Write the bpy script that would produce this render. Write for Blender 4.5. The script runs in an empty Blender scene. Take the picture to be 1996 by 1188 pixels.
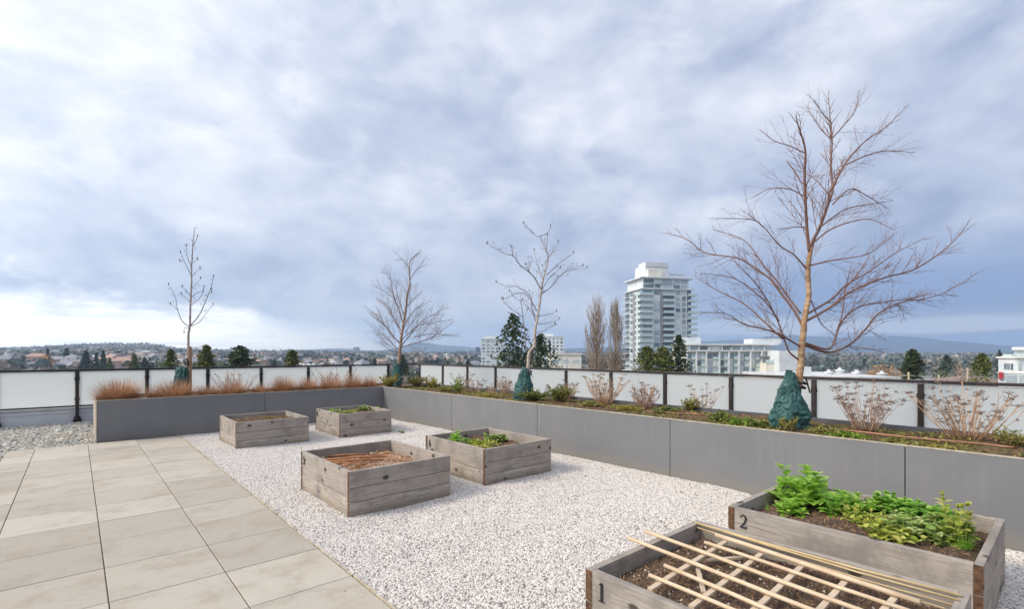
import bpy, math, random
from mathutils import Vector, Matrix, noise as mnoise
random.seed(7)
S = bpy.context.scene
COL = S.collection
R = math.radians

# ---------------------------------------------------------------- camera
PW, PH, CX, HY, F, H = 1996.0, 1188.0, 998.0, 687.0, 971.0, 1.47
YAW = R(41.2)
FWD = Vector((math.sin(YAW), math.cos(YAW), 0)); RGT = Vector((math.cos(YAW), -math.sin(YAW), 0)); EYE = Vector((0, 0, H))
cam_data = bpy.data.cameras.new('camera'); cam = bpy.data.objects.new('camera', cam_data); COL.objects.link(cam)
cam.location = EYE; cam.rotation_euler = (R(90), 0, -YAW)
cam_data.sensor_width = 36; cam_data.lens = 36 * F / PW; cam_data.shift_y = (HY - PH / 2) / PW
cam_data.clip_start = 0.05; cam_data.clip_end = 60000
S.camera = cam

# ---------------------------------------------------------------- light
SUN_DIR = Vector((-0.72, 0.30, 0.62)).normalized()
sun_data = bpy.data.lights.new('sun', 'SUN'); sun = bpy.data.objects.new('sun', sun_data); COL.objects.link(sun)
sun_data.energy = 2.5; sun_data.angle = R(16); sun_data.color = (1.0, 0.90, 0.74)
sun.rotation_euler = SUN_DIR.to_track_quat('Z', 'Y').to_euler()
S.view_settings.view_transform = 'Standard'; S.view_settings.look = 'None'
S.view_settings.exposure = 0.38; S.view_settings.gamma = 1.0
S.cycles.use_denoising = True
S.cycles.max_bounces = 6; S.cycles.diffuse_bounces = 3; S.cycles.glossy_bounces = 2
S.cycles.transmission_bounces = 4; S.cycles.volume_bounces = 1; S.cycles.transparent_max_bounces = 8
S.cycles.sample_clamp_indirect = 4.0

class NT:
    """tiny node-tree writer"""
    def __init__(s, tree): s.t = tree; tree.nodes.clear()
    def n(s, typ, **kw):
        nd = s.t.nodes.new(typ)
        for k, v in kw.items():
            if k.startswith('i_'):
                nd.inputs[k[2:].replace('_', ' ')].default_value = v
            else: setattr(nd, k, v)
        return nd
    def l(s, a, b): s.t.links.new(a, b)
    def val(s, x, sock):
        if hasattr(x, 'is_linked') or hasattr(x, 'links'): s.l(x, sock)
        else: sock.default_value = x
    def m(s, op, a, b=0.0, c=None, clamp=False):
        nd = s.n('ShaderNodeMath', operation=op); nd.use_clamp = clamp
        s.val(a, nd.inputs[0]); s.val(b, nd.inputs[1])
        if c is not None: s.val(c, nd.inputs[2])
        return nd.outputs[0]
    def sm(s, x, lo, hi, a=0.0, b=1.0):
        nd = s.n('ShaderNodeMapRange', interpolation_type='SMOOTHSTEP')
        s.val(x, nd.inputs[0]); s.val(lo, nd.inputs[1]); s.val(hi, nd.inputs[2]); s.val(a, nd.inputs[3]); s.val(b, nd.inputs[4])
        return nd.outputs[0]
    def mix(s, f, a, b, mode='MIX'):
        nd = s.n('ShaderNodeMix', data_type='RGBA', blend_type=mode); nd.clamp_factor = True
        s.val(f, nd.inputs[0]); s.val(c4(a), nd.inputs[6]); s.val(c4(b), nd.inputs[7])
        return nd.outputs[2]
    def ramp(s, x, stops):
        nd = s.n('ShaderNodeValToRGB'); s.val(x, nd.inputs[0]); e = nd.color_ramp.elements
        while len(e) < len(stops): e.new(0.5)
        for el, (p, c) in zip(e, stops): el.position = p; el.color = c4(c)
        return nd.outputs[0]
    def noise(s, vec, scale, detail=4, rough=0.55, dist=0.0):
        nd = s.n('ShaderNodeTexNoise'); s.l(vec, nd.inputs['Vector'])
        nd.inputs['Scale'].default_value = scale; nd.inputs['Detail'].default_value = detail
        nd.inputs['Roughness'].default_value = rough; nd.inputs['Distortion'].default_value = dist
        return nd.outputs[0]
    def mapping(s, vec, scale=(1, 1, 1), loc=(0, 0, 0), rot=(0, 0, 0)):
        nd = s.n('ShaderNodeMapping'); s.l(vec, nd.inputs[0])
        nd.inputs['Location'].default_value = loc; nd.inputs['Rotation'].default_value = rot; nd.inputs['Scale'].default_value = scale
        return nd.outputs[0]
def c4(c):
    if isinstance(c, (tuple, list)): return (c[0], c[1], c[2], 1.0)
    return c
def srgb(r, g, b):
    f = lambda v: (v / 255 / 12.92) if v / 255 <= 0.04045 else ((v / 255 + 0.055) / 1.055) ** 2.4
    return (f(r), f(g), f(b))

# ---------------------------------------------------------------- sky
W = bpy.data.worlds.new('World'); S.world = W; W.use_nodes = True
def build_world():
    t = NT(W.node_tree)
    tc = t.n('ShaderNodeTexCoord'); d = tc.outputs['Generated']
    sp = t.n('ShaderNodeSeparateXYZ'); t.l(d, sp.inputs[0]); dx, dy, dz = sp.outputs
    zc = t.m('MAXIMUM', dz, 0.0)
    # horizontal coordinate that runs from the bright west to the dark east
    ew = t.m('ADD', t.m('MULTIPLY', dx, 0.7524), t.m('MULTIPLY', dy, -0.6587))
    den = t.m('ADD', zc, 0.14)
    cb = t.n('ShaderNodeCombineXYZ')
    t.l(t.m('DIVIDE', dx, den), cb.inputs[0]); t.l(t.m('DIVIDE', dy, den), cb.inputs[1]); cb.inputs[2].default_value = 3.7
    p = cb.outputs[0]
    pm = t.mapping(p, (0.10, 0.10, 0.0)); q0 = t.mapping(d, (1.0, 1.0, 1.9), loc=(3.1, 0.4, 1.7))
    qa = t.n('ShaderNodeVectorMath', operation='ADD'); t.l(pm, qa.inputs[0]); t.l(q0, qa.inputs[1]); pr = qa.outputs[0]
    n1 = t.noise(pr, 1.9, 2, 0.5, 0.3)                       # large masses
    n2 = t.noise(pr, 4.6, 8, 0.55, 0.25)                     # billows
    off = t.mapping(pr, loc=(-0.035, 0.02, 0.03)); n2b = t.noise(off, 4.6, 6, 0.55, 0.25)
    n3 = t.noise(t.mapping(d, (2.2, 2.2, 12.0)), 1.7, 5, 0.55, 0.2)
    n4 = t.noise(t.mapping(d, (3.0, 3.0, 5.5)), 2.4, 6, 0.55, 0.1)
    v = t.m('ADD', t.m('MULTIPLY', n1, 0.85), t.m('MULTIPLY', n2, 0.38))
    v = t.m('ADD', v, t.m('MULTIPLY', t.m('SUBTRACT', n2, n2b), 0.36))       # lit and shaded flanks of the billows
    v = t.m('ADD', v, t.m('MULTIPLY', t.m('ADD', t.m('MULTIPLY', n3, .28), t.m('MULTIPLY', n4, .72)), 0.54))
    n5 = t.noise(pr, 3.0, 9, 0.58, 0.35)
    v = t.m('ADD', v, t.sm(n5, 0.43, 0.56, -0.06, 0.06))                  # firmer edges where one bank overlaps the next
    v = t.m('ADD', v, -0.285)
    v = t.m('ADD', v, t.m('MULTIPLY', ew, -0.13))          # brighter to the west
    v = t.m('ADD', v, t.sm(zc, 0.08, 0.42, -0.12, 0.05))    # darker cloud base low down
    col = t.ramp(v, [(0.16, srgb(132, 145, 174)), (0.34, srgb(155, 166, 192)), (0.50, srgb(180, 188, 208)), (0.66, srgb(203, 208, 221)), (0.86, srgb(230, 231, 238))])
    # clear bright band under the cloud deck in the west
    edge = t.m('ADD', t.m('MULTIPLY', ew, -0.165), -0.026)
    edge = t.m('ADD', edge, t.m('MULTIPLY', t.m('SUBTRACT', n4, 0.5), 0.13))
    g = t.sm(t.m('SUBTRACT', zc, edge), -0.022, 0.026, 1.0, 0.0)
    g = t.m('MULTIPLY', g, t.sm(ew, -0.05, -0.3, 0.0, 1.0))
    warm = t.mix(t.sm(ew, -0.25, -0.62), (1.0, .93, .84), (2.3, 2.12, 1.78))
    stre = t.noise(t.mapping(d, (1.6, 1.6, 34.0)), 1.5, 5, 0.55, 0.2); g = t.m('MULTIPLY', g, t.sm(stre, 0.36, 0.56, 0.6, 1.0))
    col = t.mix(g, col, warm)
    # east: dark blue rain cloud with a pale gap beneath it
    e = t.sm(ew, 0.16, 0.5)
    band = t.m('MULTIPLY', t.sm(zc, 0.050, 0.072), t.sm(zc, 0.21, 0.085))
    col = t.mix(t.m('MULTIPLY', t.m('MULTIPLY', e, band), 0.97), col, srgb(118, 142, 188))
    zz = t.m('ADD', zc, t.m('MULTIPLY', t.m('SUBTRACT', n3, 0.5), 0.05))
    gap = t.m('MULTIPLY', t.sm(zz, 0.026, 0.036), t.sm(zz, 0.064, 0.050))
    col = t.mix(t.m('MULTIPLY', t.m('MULTIPLY', e, gap), 0.9), col, srgb(216, 222, 238))
    low = t.m('MULTIPLY', e, t.sm(zz, 0.034, 0.022))
    col = t.mix(low, col, srgb(138, 168, 214))
    dp = t.n('ShaderNodeVectorMath', operation='DOT_PRODUCT'); t.l(d, dp.inputs[0]); dp.inputs[1].default_value = SUN_DIR
    near = t.m('POWER', t.m('MAXIMUM', dp.outputs['Value'], 0.0), 4.0)                       # cloud is brighter round the veiled sun
    gl = t.n('ShaderNodeVectorMath', operation='SCALE'); t.l(col, gl.inputs[0]); t.l(t.m('ADD', t.m('MULTIPLY', near, 1.3), 1.0), gl.inputs['Scale']); col = gl.outputs[0]
    sky = t.n('ShaderNodeTexSky', sky_type='NISHITA'); sky.sun_disc = False
    sky.sun_elevation = math.asin(SUN_DIR.z); sky.sun_rotation = math.atan2(SUN_DIR.x, SUN_DIR.y)
    up = t.n('ShaderNodeVectorMath', operation='SCALE'); t.l(col, up.inputs[0]); up.inputs['Scale'].default_value = 10.0
    out = t.mix(0.93, sky.outputs[0], up.outputs[0])
    bg = t.n('ShaderNodeBackground'); t.l(out, bg.inputs[0]); bg.inputs[1].default_value = 0.10
    o = t.n('ShaderNodeOutputWorld'); t.l(bg.outputs[0], o.inputs[0])
build_world()

# ---------------------------------------------------------------- placing helpers (photo measurements -> metres)
def ray(px, py): return FWD + RGT * ((px - CX) / F) + Vector((0, 0, (HY - py) / F))
def atD(px, py, D): return EYE + ray(px, py) * D
def atZ(px, py, z):
    r = ray(px, py); return EYE + r * ((z - H) / r.z)
def atX(px, py, x):
    r = ray(px, py); return EYE + r * (x / r.x)
def atY(px, py, y):
    r = ray(px, py); return EYE + r * (y / r.y)
def depth(p): return (Vector(p) - EYE).dot(FWD)

# ---------------------------------------------------------------- mesh helpers
ORG = {}
class MB:
    def __init__(s): s.v = []; s.f = []; s.mi = []; s.sm = []
    def face(s, pts, mi=0, sm=False):
        b = len(s.v); s.v.extend([tuple(p) for p in pts]); s.f.append(tuple(range(b, b + len(pts)))); s.mi.append(mi); s.sm.append(sm)
    def box(s, x0, y0, z0, x1, y1, z1, mi=0, mis=None):
        b = len(s.v)
        s.v += [(x0, y0, z0), (x1, y0, z0), (x1, y1, z0), (x0, y1, z0), (x0, y0, z1), (x1, y0, z1), (x1, y1, z1), (x0, y1, z1)]
        # order: bottom, top, -y, +x, +y, -x
        fs = [(0, 3, 2, 1), (4, 5, 6, 7), (0, 1, 5, 4), (1, 2, 6, 5), (2, 3, 7, 6), (3, 0, 4, 7)]
        for k, f in enumerate(fs):
            s.f.append(tuple(b + i for i in f)); s.mi.append(mis[k] if mis else mi); s.sm.append(False)
    def prism(s, poly, z0, z1, mi=0):
        n = len(poly); b = len(s.v)
        s.v += [(p[0], p[1], z0) for p in poly] + [(p[0], p[1], z1) for p in poly]
        s.f.append(tuple(b + i for i in reversed(range(n)))); s.f.append(tuple(b + n + i for i in range(n)))
        s.mi += [mi, mi]; s.sm += [False, False]
        for i in range(n):
            j = (i + 1) % n; s.f.append((b + i, b + j, b + n + j, b + n + i)); s.mi.append(mi); s.sm.append(False)
    def tube(s, path, radii, n=6, mi=0, cap=True, sm=True):
        path = [Vector(p) for p in path]
        if not hasattr(radii, '__len__'): radii = [radii] * len(path)
        b = len(s.v); up = None
        for i, p in enumerate(path):
            tg = (path[min(i + 1, len(path) - 1)] - path[max(i - 1, 0)])
            if tg.length < 1e-9: tg = Vector((0, 0, 1))
            tg.normalize()
            if up is None:
                up = tg.orthogonal().normalized()
            else:
                up = (up - tg * up.dot(tg))
                up = up.normalized() if up.length > 1e-6 else tg.orthogonal().normalized()
            sd = tg.cross(up)
            for k in range(n):
                a = 2 * math.pi * k / n
                s.v.append(tuple(p + (up * math.cos(a) + sd * math.sin(a)) * radii[i]))
        for i in range(len(path) - 1):
            for k in range(n):
                k2 = (k + 1) % n
                s.f.append((b + i * n + k, b + i * n + k2, b + (i + 1) * n + k2, b + (i + 1) * n + k)); s.mi.append(mi); s.sm.append(sm)
        if cap:
            s.f.append(tuple(b + k for k in reversed(range(n)))); s.f.append(tuple(b + (len(path) - 1) * n + k for k in range(n)))
            s.mi += [mi, mi]; s.sm += [False, False]
    def rod(s, p0, p1, r, n=6, mi=0): s.tube([p0, p1], r, n, mi)
    def bar(s, p0, p1, w, h, mi=0):
        p0 = Vector(p0); p1 = Vector(p1); t = (p1 - p0).normalized()
        up = Vector((0, 0, 1)); sd = t.cross(up)
        if sd.length < 1e-4: sd = Vector((1, 0, 0))
        sd.normalize(); up = sd.cross(t)
        a, c = sd * (w / 2), up * (h / 2); b = len(s.v)
        for p in (p0, p1):
            for q in (-a - c, a - c, a + c, -a + c): s.v.append(tuple(p + q))
        for f in ((0, 3, 2, 1), (4, 5, 6, 7), (0, 1, 5, 4), (1, 2, 6, 5), (2, 3, 7, 6), (3, 0, 4, 7)):
            s.f.append(tuple(b + i for i in f)); s.mi.append(mi); s.sm.append(False)
    def blade(s, p, d, L, w, droop=0.5, seg=3, mi=0):
        """thin grass blade bending down"""
        p = Vector(p); d = Vector(d).normalized(); sd = d.cross(Vector((0, 0, 1)))
        sd = sd.normalized() if sd.length > 1e-4 else Vector((1, 0, 0))
        b = len(s.v); q = p.copy()
        for i in range(seg + 1):
            ww = w * (1 - 0.85 * i / seg) * 0.5
            s.v.append(tuple(q - sd * ww)); s.v.append(tuple(q + sd * ww))
            q = q + d * (L / seg); d = (d + Vector((0, 0, -droop / seg))).normalized()
        for i in range(seg):
            s.f.append((b + 2 * i, b + 2 * i + 1, b + 2 * i + 3, b + 2 * i + 2)); s.mi.append(mi); s.sm.append(True)
    def leaf(s, p, d, nrm, L, w, fold=0.25, droop=0.3, mi=0):
        p = Vector(p); d = Vector(d).normalized(); nrm = Vector(nrm); sd = d.cross(nrm)
        sd = sd.normalized() if sd.length > 1e-4 else d.orthogonal().normalized()
        nrm = sd.cross(d).normalized(); prof = (0.12, 0.78, 1.0, 0.7, 0.0); b = len(s.v); q = p.copy(); dd = d.copy(); seg = len(prof) - 1
        for i, pf in enumerate(prof):
            hw = w * 0.5 * pf; u = nrm * (fold * hw)
            s.v += [tuple(q - sd * hw + u), tuple(q), tuple(q + sd * hw + u)]
            q = q + dd * (L / seg); dd = (dd + Vector((0, 0, -droop / seg))).normalized()
        for i in range(seg):
            for k in (0, 1):
                a = b + 3 * i + k; s.f.append((a, a + 1, a + 4, a + 3)); s.mi.append(mi); s.sm.append(True)
    def quad(s, c, size, mi=0, flat=0.0, aspect=1.0):
        """a randomly turned leaf-sized face"""
        a = Vector((random.gauss(0, 1), random.gauss(0, 1), random.gauss(0, 1) * (1 - flat))).normalized()
        b_ = a.orthogonal().normalized(); b_.rotate(Matrix.Rotation(random.random() * 6.28, 3, a)); c = Vector(c)
        a = a * size * .5 * aspect; b_ = b_ * size * .5
        s.face([c - a, c + b_ * .9, c + a, c - b_], mi)
    def build(s, name, mat, parent=None, origin=(0, 0, 0), bevel=0.0, link=True):
        me = bpy.data.meshes.new(name)
        o = Vector(ORG.get(parent.name_full, (0, 0, 0)) if parent else origin)
        me.from_pydata([(x - o.x, y - o.y, z - o.z) for x, y, z in s.v], [], s.f)
        mats = mat if isinstance(mat, (list, tuple)) else [mat]
        for m_ in mats: me.materials.append(m_)
        me.polygons.foreach_set('material_index', s.mi); me.polygons.foreach_set('use_smooth', s.sm)
        me.update()
        ob = bpy.data.objects.new(name, me); COL.objects.link(ob)
        if parent: ob.parent = parent; ORG[ob.name_full] = ORG.get(parent.name_full, Vector((0, 0, 0)))
        else: ob.location = o; ORG[ob.name_full] = o
        if bevel:
            md = ob.modifiers.new('bevel', 'BEVEL'); md.width = bevel; md.segments = 2; md.limit_method = 'ANGLE'
        return ob
def thing(name, label, cat, loc=(0, 0, 0), rotz=0.0, group=None):
    o = bpy.data.objects.new(name, None); COL.objects.link(o); o.empty_display_size = 0.1
    o.location = loc; o.rotation_euler = (0, 0, rotz)
    ORG[o.name_full] = Vector(loc) if rotz == 0.0 else Vector((0, 0, 0))   # a turned thing is modelled in its own axes
    return tag(o, label, cat, group)
def tag(o, label, cat, group=None):
    o['label'] = label; o['category'] = cat
    if group: o['group'] = group
    return o
def kind(o, k): o['kind'] = k; return o
def dup(o, parent=None):
    c = o.copy(); COL.objects.link(c)
    if parent: c.parent = parent
    for ch in list(o.children): dup(ch, c)
    return c
def V(*a): return Vector(a)

# ---------------------------------------------------------------- materials
def new_mat(name):
    m = bpy.data.materials.new(name); m.use_nodes = True; return m, NT(m.node_tree)
def finish(t, col, rough=0.7, bump=None, bstr=0.3, bdist=0.01, metal=0.0, spec=0.5):
    b = t.n('ShaderNodeBsdfPrincipled'); t.val(c4(col), b.inputs['Base Color']); t.val(rough, b.inputs['Roughness'])
    b.inputs['Metallic'].default_value = metal; b.inputs['Specular IOR Level'].default_value = spec
    if bump is not None:
        bp = t.n('ShaderNodeBump'); t.l(bump, bp.inputs['Height']); bp.inputs['Strength'].default_value = bstr; bp.inputs['Distance'].default_value = bdist
        t.l(bp.outputs[0], b.inputs['Normal'])
    o = t.n('ShaderNodeOutputMaterial'); t.l(b.outputs[0], o.inputs[0]); return b
def mottled(name, c1, c2, scale=8.0, rough=0.7, c3=None, s2=40.0, bstr=0.0, metal=0.0, isl=0.0, spec=0.5, stretch=(1, 1, 1)):
    """two-tone noise surface, with optional fine speckle and per-piece variation"""
    m, t = new_mat(name); tc = t.n('ShaderNodeTexCoord'); vec = t.mapping(tc.outputs['Object'], stretch)
    a = t.noise(vec, scale, 5, 0.6); f = t.sm(a, 0.35, 0.65)
    if isl:
        ge = t.n('ShaderNodeNewGeometry'); rnd = ge.outputs['Random Per Island']
        f = t.m('ADD', t.m('MULTIPLY', f, 1 - isl), t.m('MULTIPLY', rnd, isl))
    col = t.mix(f, c1, c2); n2 = t.noise(vec, s2, 3, 0.6)
    if c3: col = t.mix(t.sm(n2, 0.55, 0.7), col, c3)
    finish(t, col, rough, n2 if bstr else None, bstr, 0.01, metal, spec); return m
def leafy(name, c1, c2, c3=None, trans=0.25, rough=0.6):
    m, t = new_mat(name); ge = t.n('ShaderNodeNewGeometry'); rnd = ge.outputs['Random Per Island']
    stops = [(0.0, c1), (0.6, c2)] + ([(1.0, c3)] if c3 else [])
    col = t.ramp(rnd, stops)
    b = t.n('ShaderNodeBsdfPrincipled'); t.l(col, b.inputs['Base Color']); b.inputs['Roughness'].default_value = rough; b.inputs['Specular IOR Level'].default_value = 0.25
    tr = t.n('ShaderNodeBsdfTranslucent'); t.l(col, tr.inputs[0]); mx = t.n('ShaderNodeMixShader'); mx.inputs[0].default_value = trans
    t.l(b.outputs[0], mx.inputs[1]); t.l(tr.outputs[0], mx.inputs[2]); o = t.n('ShaderNodeOutputMaterial'); t.l(mx.outputs[0], o.inputs[0]); return m
def wood_mat(name, axis, light, dark, knots=True):
    """weathered timber: grain along one axis, knots, per-board tone"""
    m, t = new_mat(name); tc = t.n('ShaderNodeTexCoord'); ge = t.n('ShaderNodeNewGeometry'); rnd = ge.outputs['Random Per Island']
    oi = t.n('ShaderNodeObjectInfo')
    off = t.n('ShaderNodeCombineXYZ'); sh = t.m('MULTIPLY', t.m('ADD', rnd, oi.outputs['Random']), 37.0)
    for i in range(3): t.l(sh, off.inputs[i])
    ad = t.n('ShaderNodeVectorMath', operation='ADD'); t.l(tc.outputs['Object'], ad.inputs[0]); t.l(off.outputs[0], ad.inputs[1])
    st = [62, 62, 62]; st[axis] = 2.4; grain = t.noise(t.mapping(ad.outputs[0], st), 1.6, 6, 0.65, 0.6)
    st2 = [5, 5, 5]; st2[axis] = 0.9; tone = t.noise(t.mapping(ad.outputs[0], st2), 1.3, 4, 0.6)
    col = t.mix(t.sm(grain, 0.26, 0.60), dark, light)
    warm = tuple(a * b for a, b in zip(light, (1.02, 0.86, 0.68)))
    col = t.mix(t.m('MULTIPLY', t.sm(tone, 0.45, 0.75), 0.6), col, warm)
    col = t.mix(t.m('MULTIPLY', rnd, 0.8), col, tuple(c * 0.58 for c in light)); col = t.mix(t.sm(t.m('FRACT', t.m('MULTIPLY', rnd, 7.3)), .6, 1.0, 0.0, .45), col, srgb(176, 170, 164))
    sa = t.noise(ad.outputs[0], 3.5, 5, .65); col = t.mix(t.m('MULTIPLY', t.sm(sa, .46, .66), .8), col, tuple(c * .42 for c in light))
    zs = t.n('ShaderNodeSeparateXYZ'); t.l(tc.outputs['Object'], zs.inputs[0]); soil_line = t.sm(t.m('ADD', zs.outputs[2], t.m('MULTIPLY', sa, .12)), .15, .04)
    col = t.mix(t.m('MULTIPLY', soil_line, .5), col, srgb(112, 100, 78))                        # splashed, algae-stained foot
    if knots:
        sk = [8, 8, 8]; sk[axis] = 5.0; vo = t.n('ShaderNodeTexVoronoi'); t.l(t.mapping(ad.outputs[0], sk), vo.inputs['Vector']); vo.inputs['Scale'].default_value = 1.0
        sc = t.n('ShaderNodeSeparateColor'); t.l(vo.outputs['Color'], sc.inputs[0])
        k = t.m('MULTIPLY', t.sm(vo.outputs['Distance'], 0.21, 0.12), t.m('GREATER_THAN', sc.outputs[0], 0.25))
        col = t.mix(t.m('MULTIPLY', k, 0.9), col, (0.04, 0.028, 0.02))
    finish(t, col, 0.85, grain, 0.45, 0.004); return m
WX = wood_mat('timber_along_x', 0, srgb(186, 175, 164), srgb(66, 58, 52))
WY = wood_mat('timber_along_y', 1, srgb(186, 175, 164), srgb(66, 58, 52))
ENDG = mottled('timber_end_grain', srgb(104, 74, 50), srgb(66, 46, 34), 30, 0.9)
# ================================================================ the terrace
GZ = -17.0     # street level below the roof
XW, YW = 5.315, 10.58          # inner faces of the two planter walls
XR, YR = 8.30, 14.10           # railing lines
m = MB(); m.box(-9, -7, GZ + .05, 8.75, 14.55, -0.07)
kind(m.build('roof_deck', mottled('roof_membrane', (.06, .06, .06), (.10, .10, .095), 3)), 'structure')

# ---- paving slabs
def paving_mat():
    m, t = new_mat('concrete_paver'); tc = t.n('ShaderNodeTexCoord'); v = tc.outputs['Object']
    ge = t.n('ShaderNodeNewGeometry'); rnd = ge.outputs['Random Per Island']
    off = t.n('ShaderNodeCombineXYZ'); t.l(t.m('MULTIPLY', rnd, 50), off.inputs[0]); t.l(t.m('MULTIPLY', rnd, 31), off.inputs[1])
    ad = t.n('ShaderNodeVectorMath', operation='ADD'); t.l(v, ad.inputs[0]); t.l(off.outputs[0], ad.inputs[1])
    base = t.mix(rnd, srgb(160, 152, 139), srgb(181, 173, 159))
    st = t.noise(ad.outputs[0], 3.0, 8, 0.72, 0.1); col = t.mix(t.m('MULTIPLY', t.sm(st, 0.45, 0.70), 0.55), base, srgb(138, 126, 109))
    st2 = t.noise(v, 0.9, 7, 0.7, 0.1); col = t.mix(t.m('MULTIPLY', t.sm(st2, 0.48, 0.72), 0.42), col, srgb(164, 151, 130))
    gr = t.noise(v, 260, 2, 0.6); col = t.mix(t.m('MULTIPLY', t.sm(gr, 0.52, 0.75), 0.35), col, srgb(216, 208, 195))
    gd = t.noise(v, 170, 2, 0.6); col = t.mix(t.m('MULTIPLY', t.sm(gd, 0.58, 0.75), 0.4), col, srgb(112, 104, 95))
    finish(t, col, 0.85, gr, 0.25, 0.003); return m
m = MB(); T = 0.608; xs = [(-0.766, -0.462), (-0.462, 0.146), (0.146, 0.754), (0.754, 1.362)]
rr = random.Random(3)
for k in range(23):
    y1 = 10.448 - T * k; y0 = y1 - T
    for i, (x0, x1) in enumerate(xs):
        dz = rr.uniform(-.0015, .0015); gx = .0030; gy = rr.uniform(.0024, .0042)
        sub = MB(); b = .003
        X0, X1, Y0, Y1 = x0 + gx, x1 - gx, y0 + gy, y1 - gy
        # slab with a small worn arris
        bb = len(m.v); zt = dz
        m.v += [(X0, Y0, -.05), (X1, Y0, -.05), (X1, Y1, -.05), (X0, Y1, -.05), (X0, Y0, zt - b), (X1, Y0, zt - b), (X1, Y1, zt - b), (X0, Y1, zt - b),
                (X0 + b, Y0 + b, zt), (X1 - b, Y0 + b, zt), (X1 - b, Y1 - b, zt), (X0 + b, Y1 - b, zt)]
        for f in ((0, 1, 5, 4), (1, 2, 6, 5), (2, 3, 7, 6), (3, 0, 4, 7), (4, 5, 9, 8), (5, 6, 10, 9), (6, 7, 11, 10), (7, 4, 8, 11), (8, 9, 10, 11)):
            m.f.append(tuple(bb + q for q in f)); m.mi.append(0); m.sm.append(False)
kind(m.build('path', paving_mat()), 'structure')
m = MB(); m.box(-.764, -3.5, -.045, 1.36, 10.447, -.009)
kind(m.build('path_bedding', mottled('joint_sand', (.05, .045, .035), (.10, .09, .07), 30)), 'structure')
# thin pale restraint along the slab edge, partly swallowed by stones
m = MB(); rr = random.Random(5); y = -3.4
while y < 10.4:
    L = rr.uniform(.25, .7); o = rr.uniform(-.003, .003); m.box(1.3645 + o, y, -.05, 1.374 + o, y + L - .02, rr.uniform(-.004, .010)); y += L
kind(m.build('path_edge_strip', mottled('edge_strip', srgb(196, 184, 160), srgb(160, 146, 122), 12, .6)), 'structure')

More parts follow.
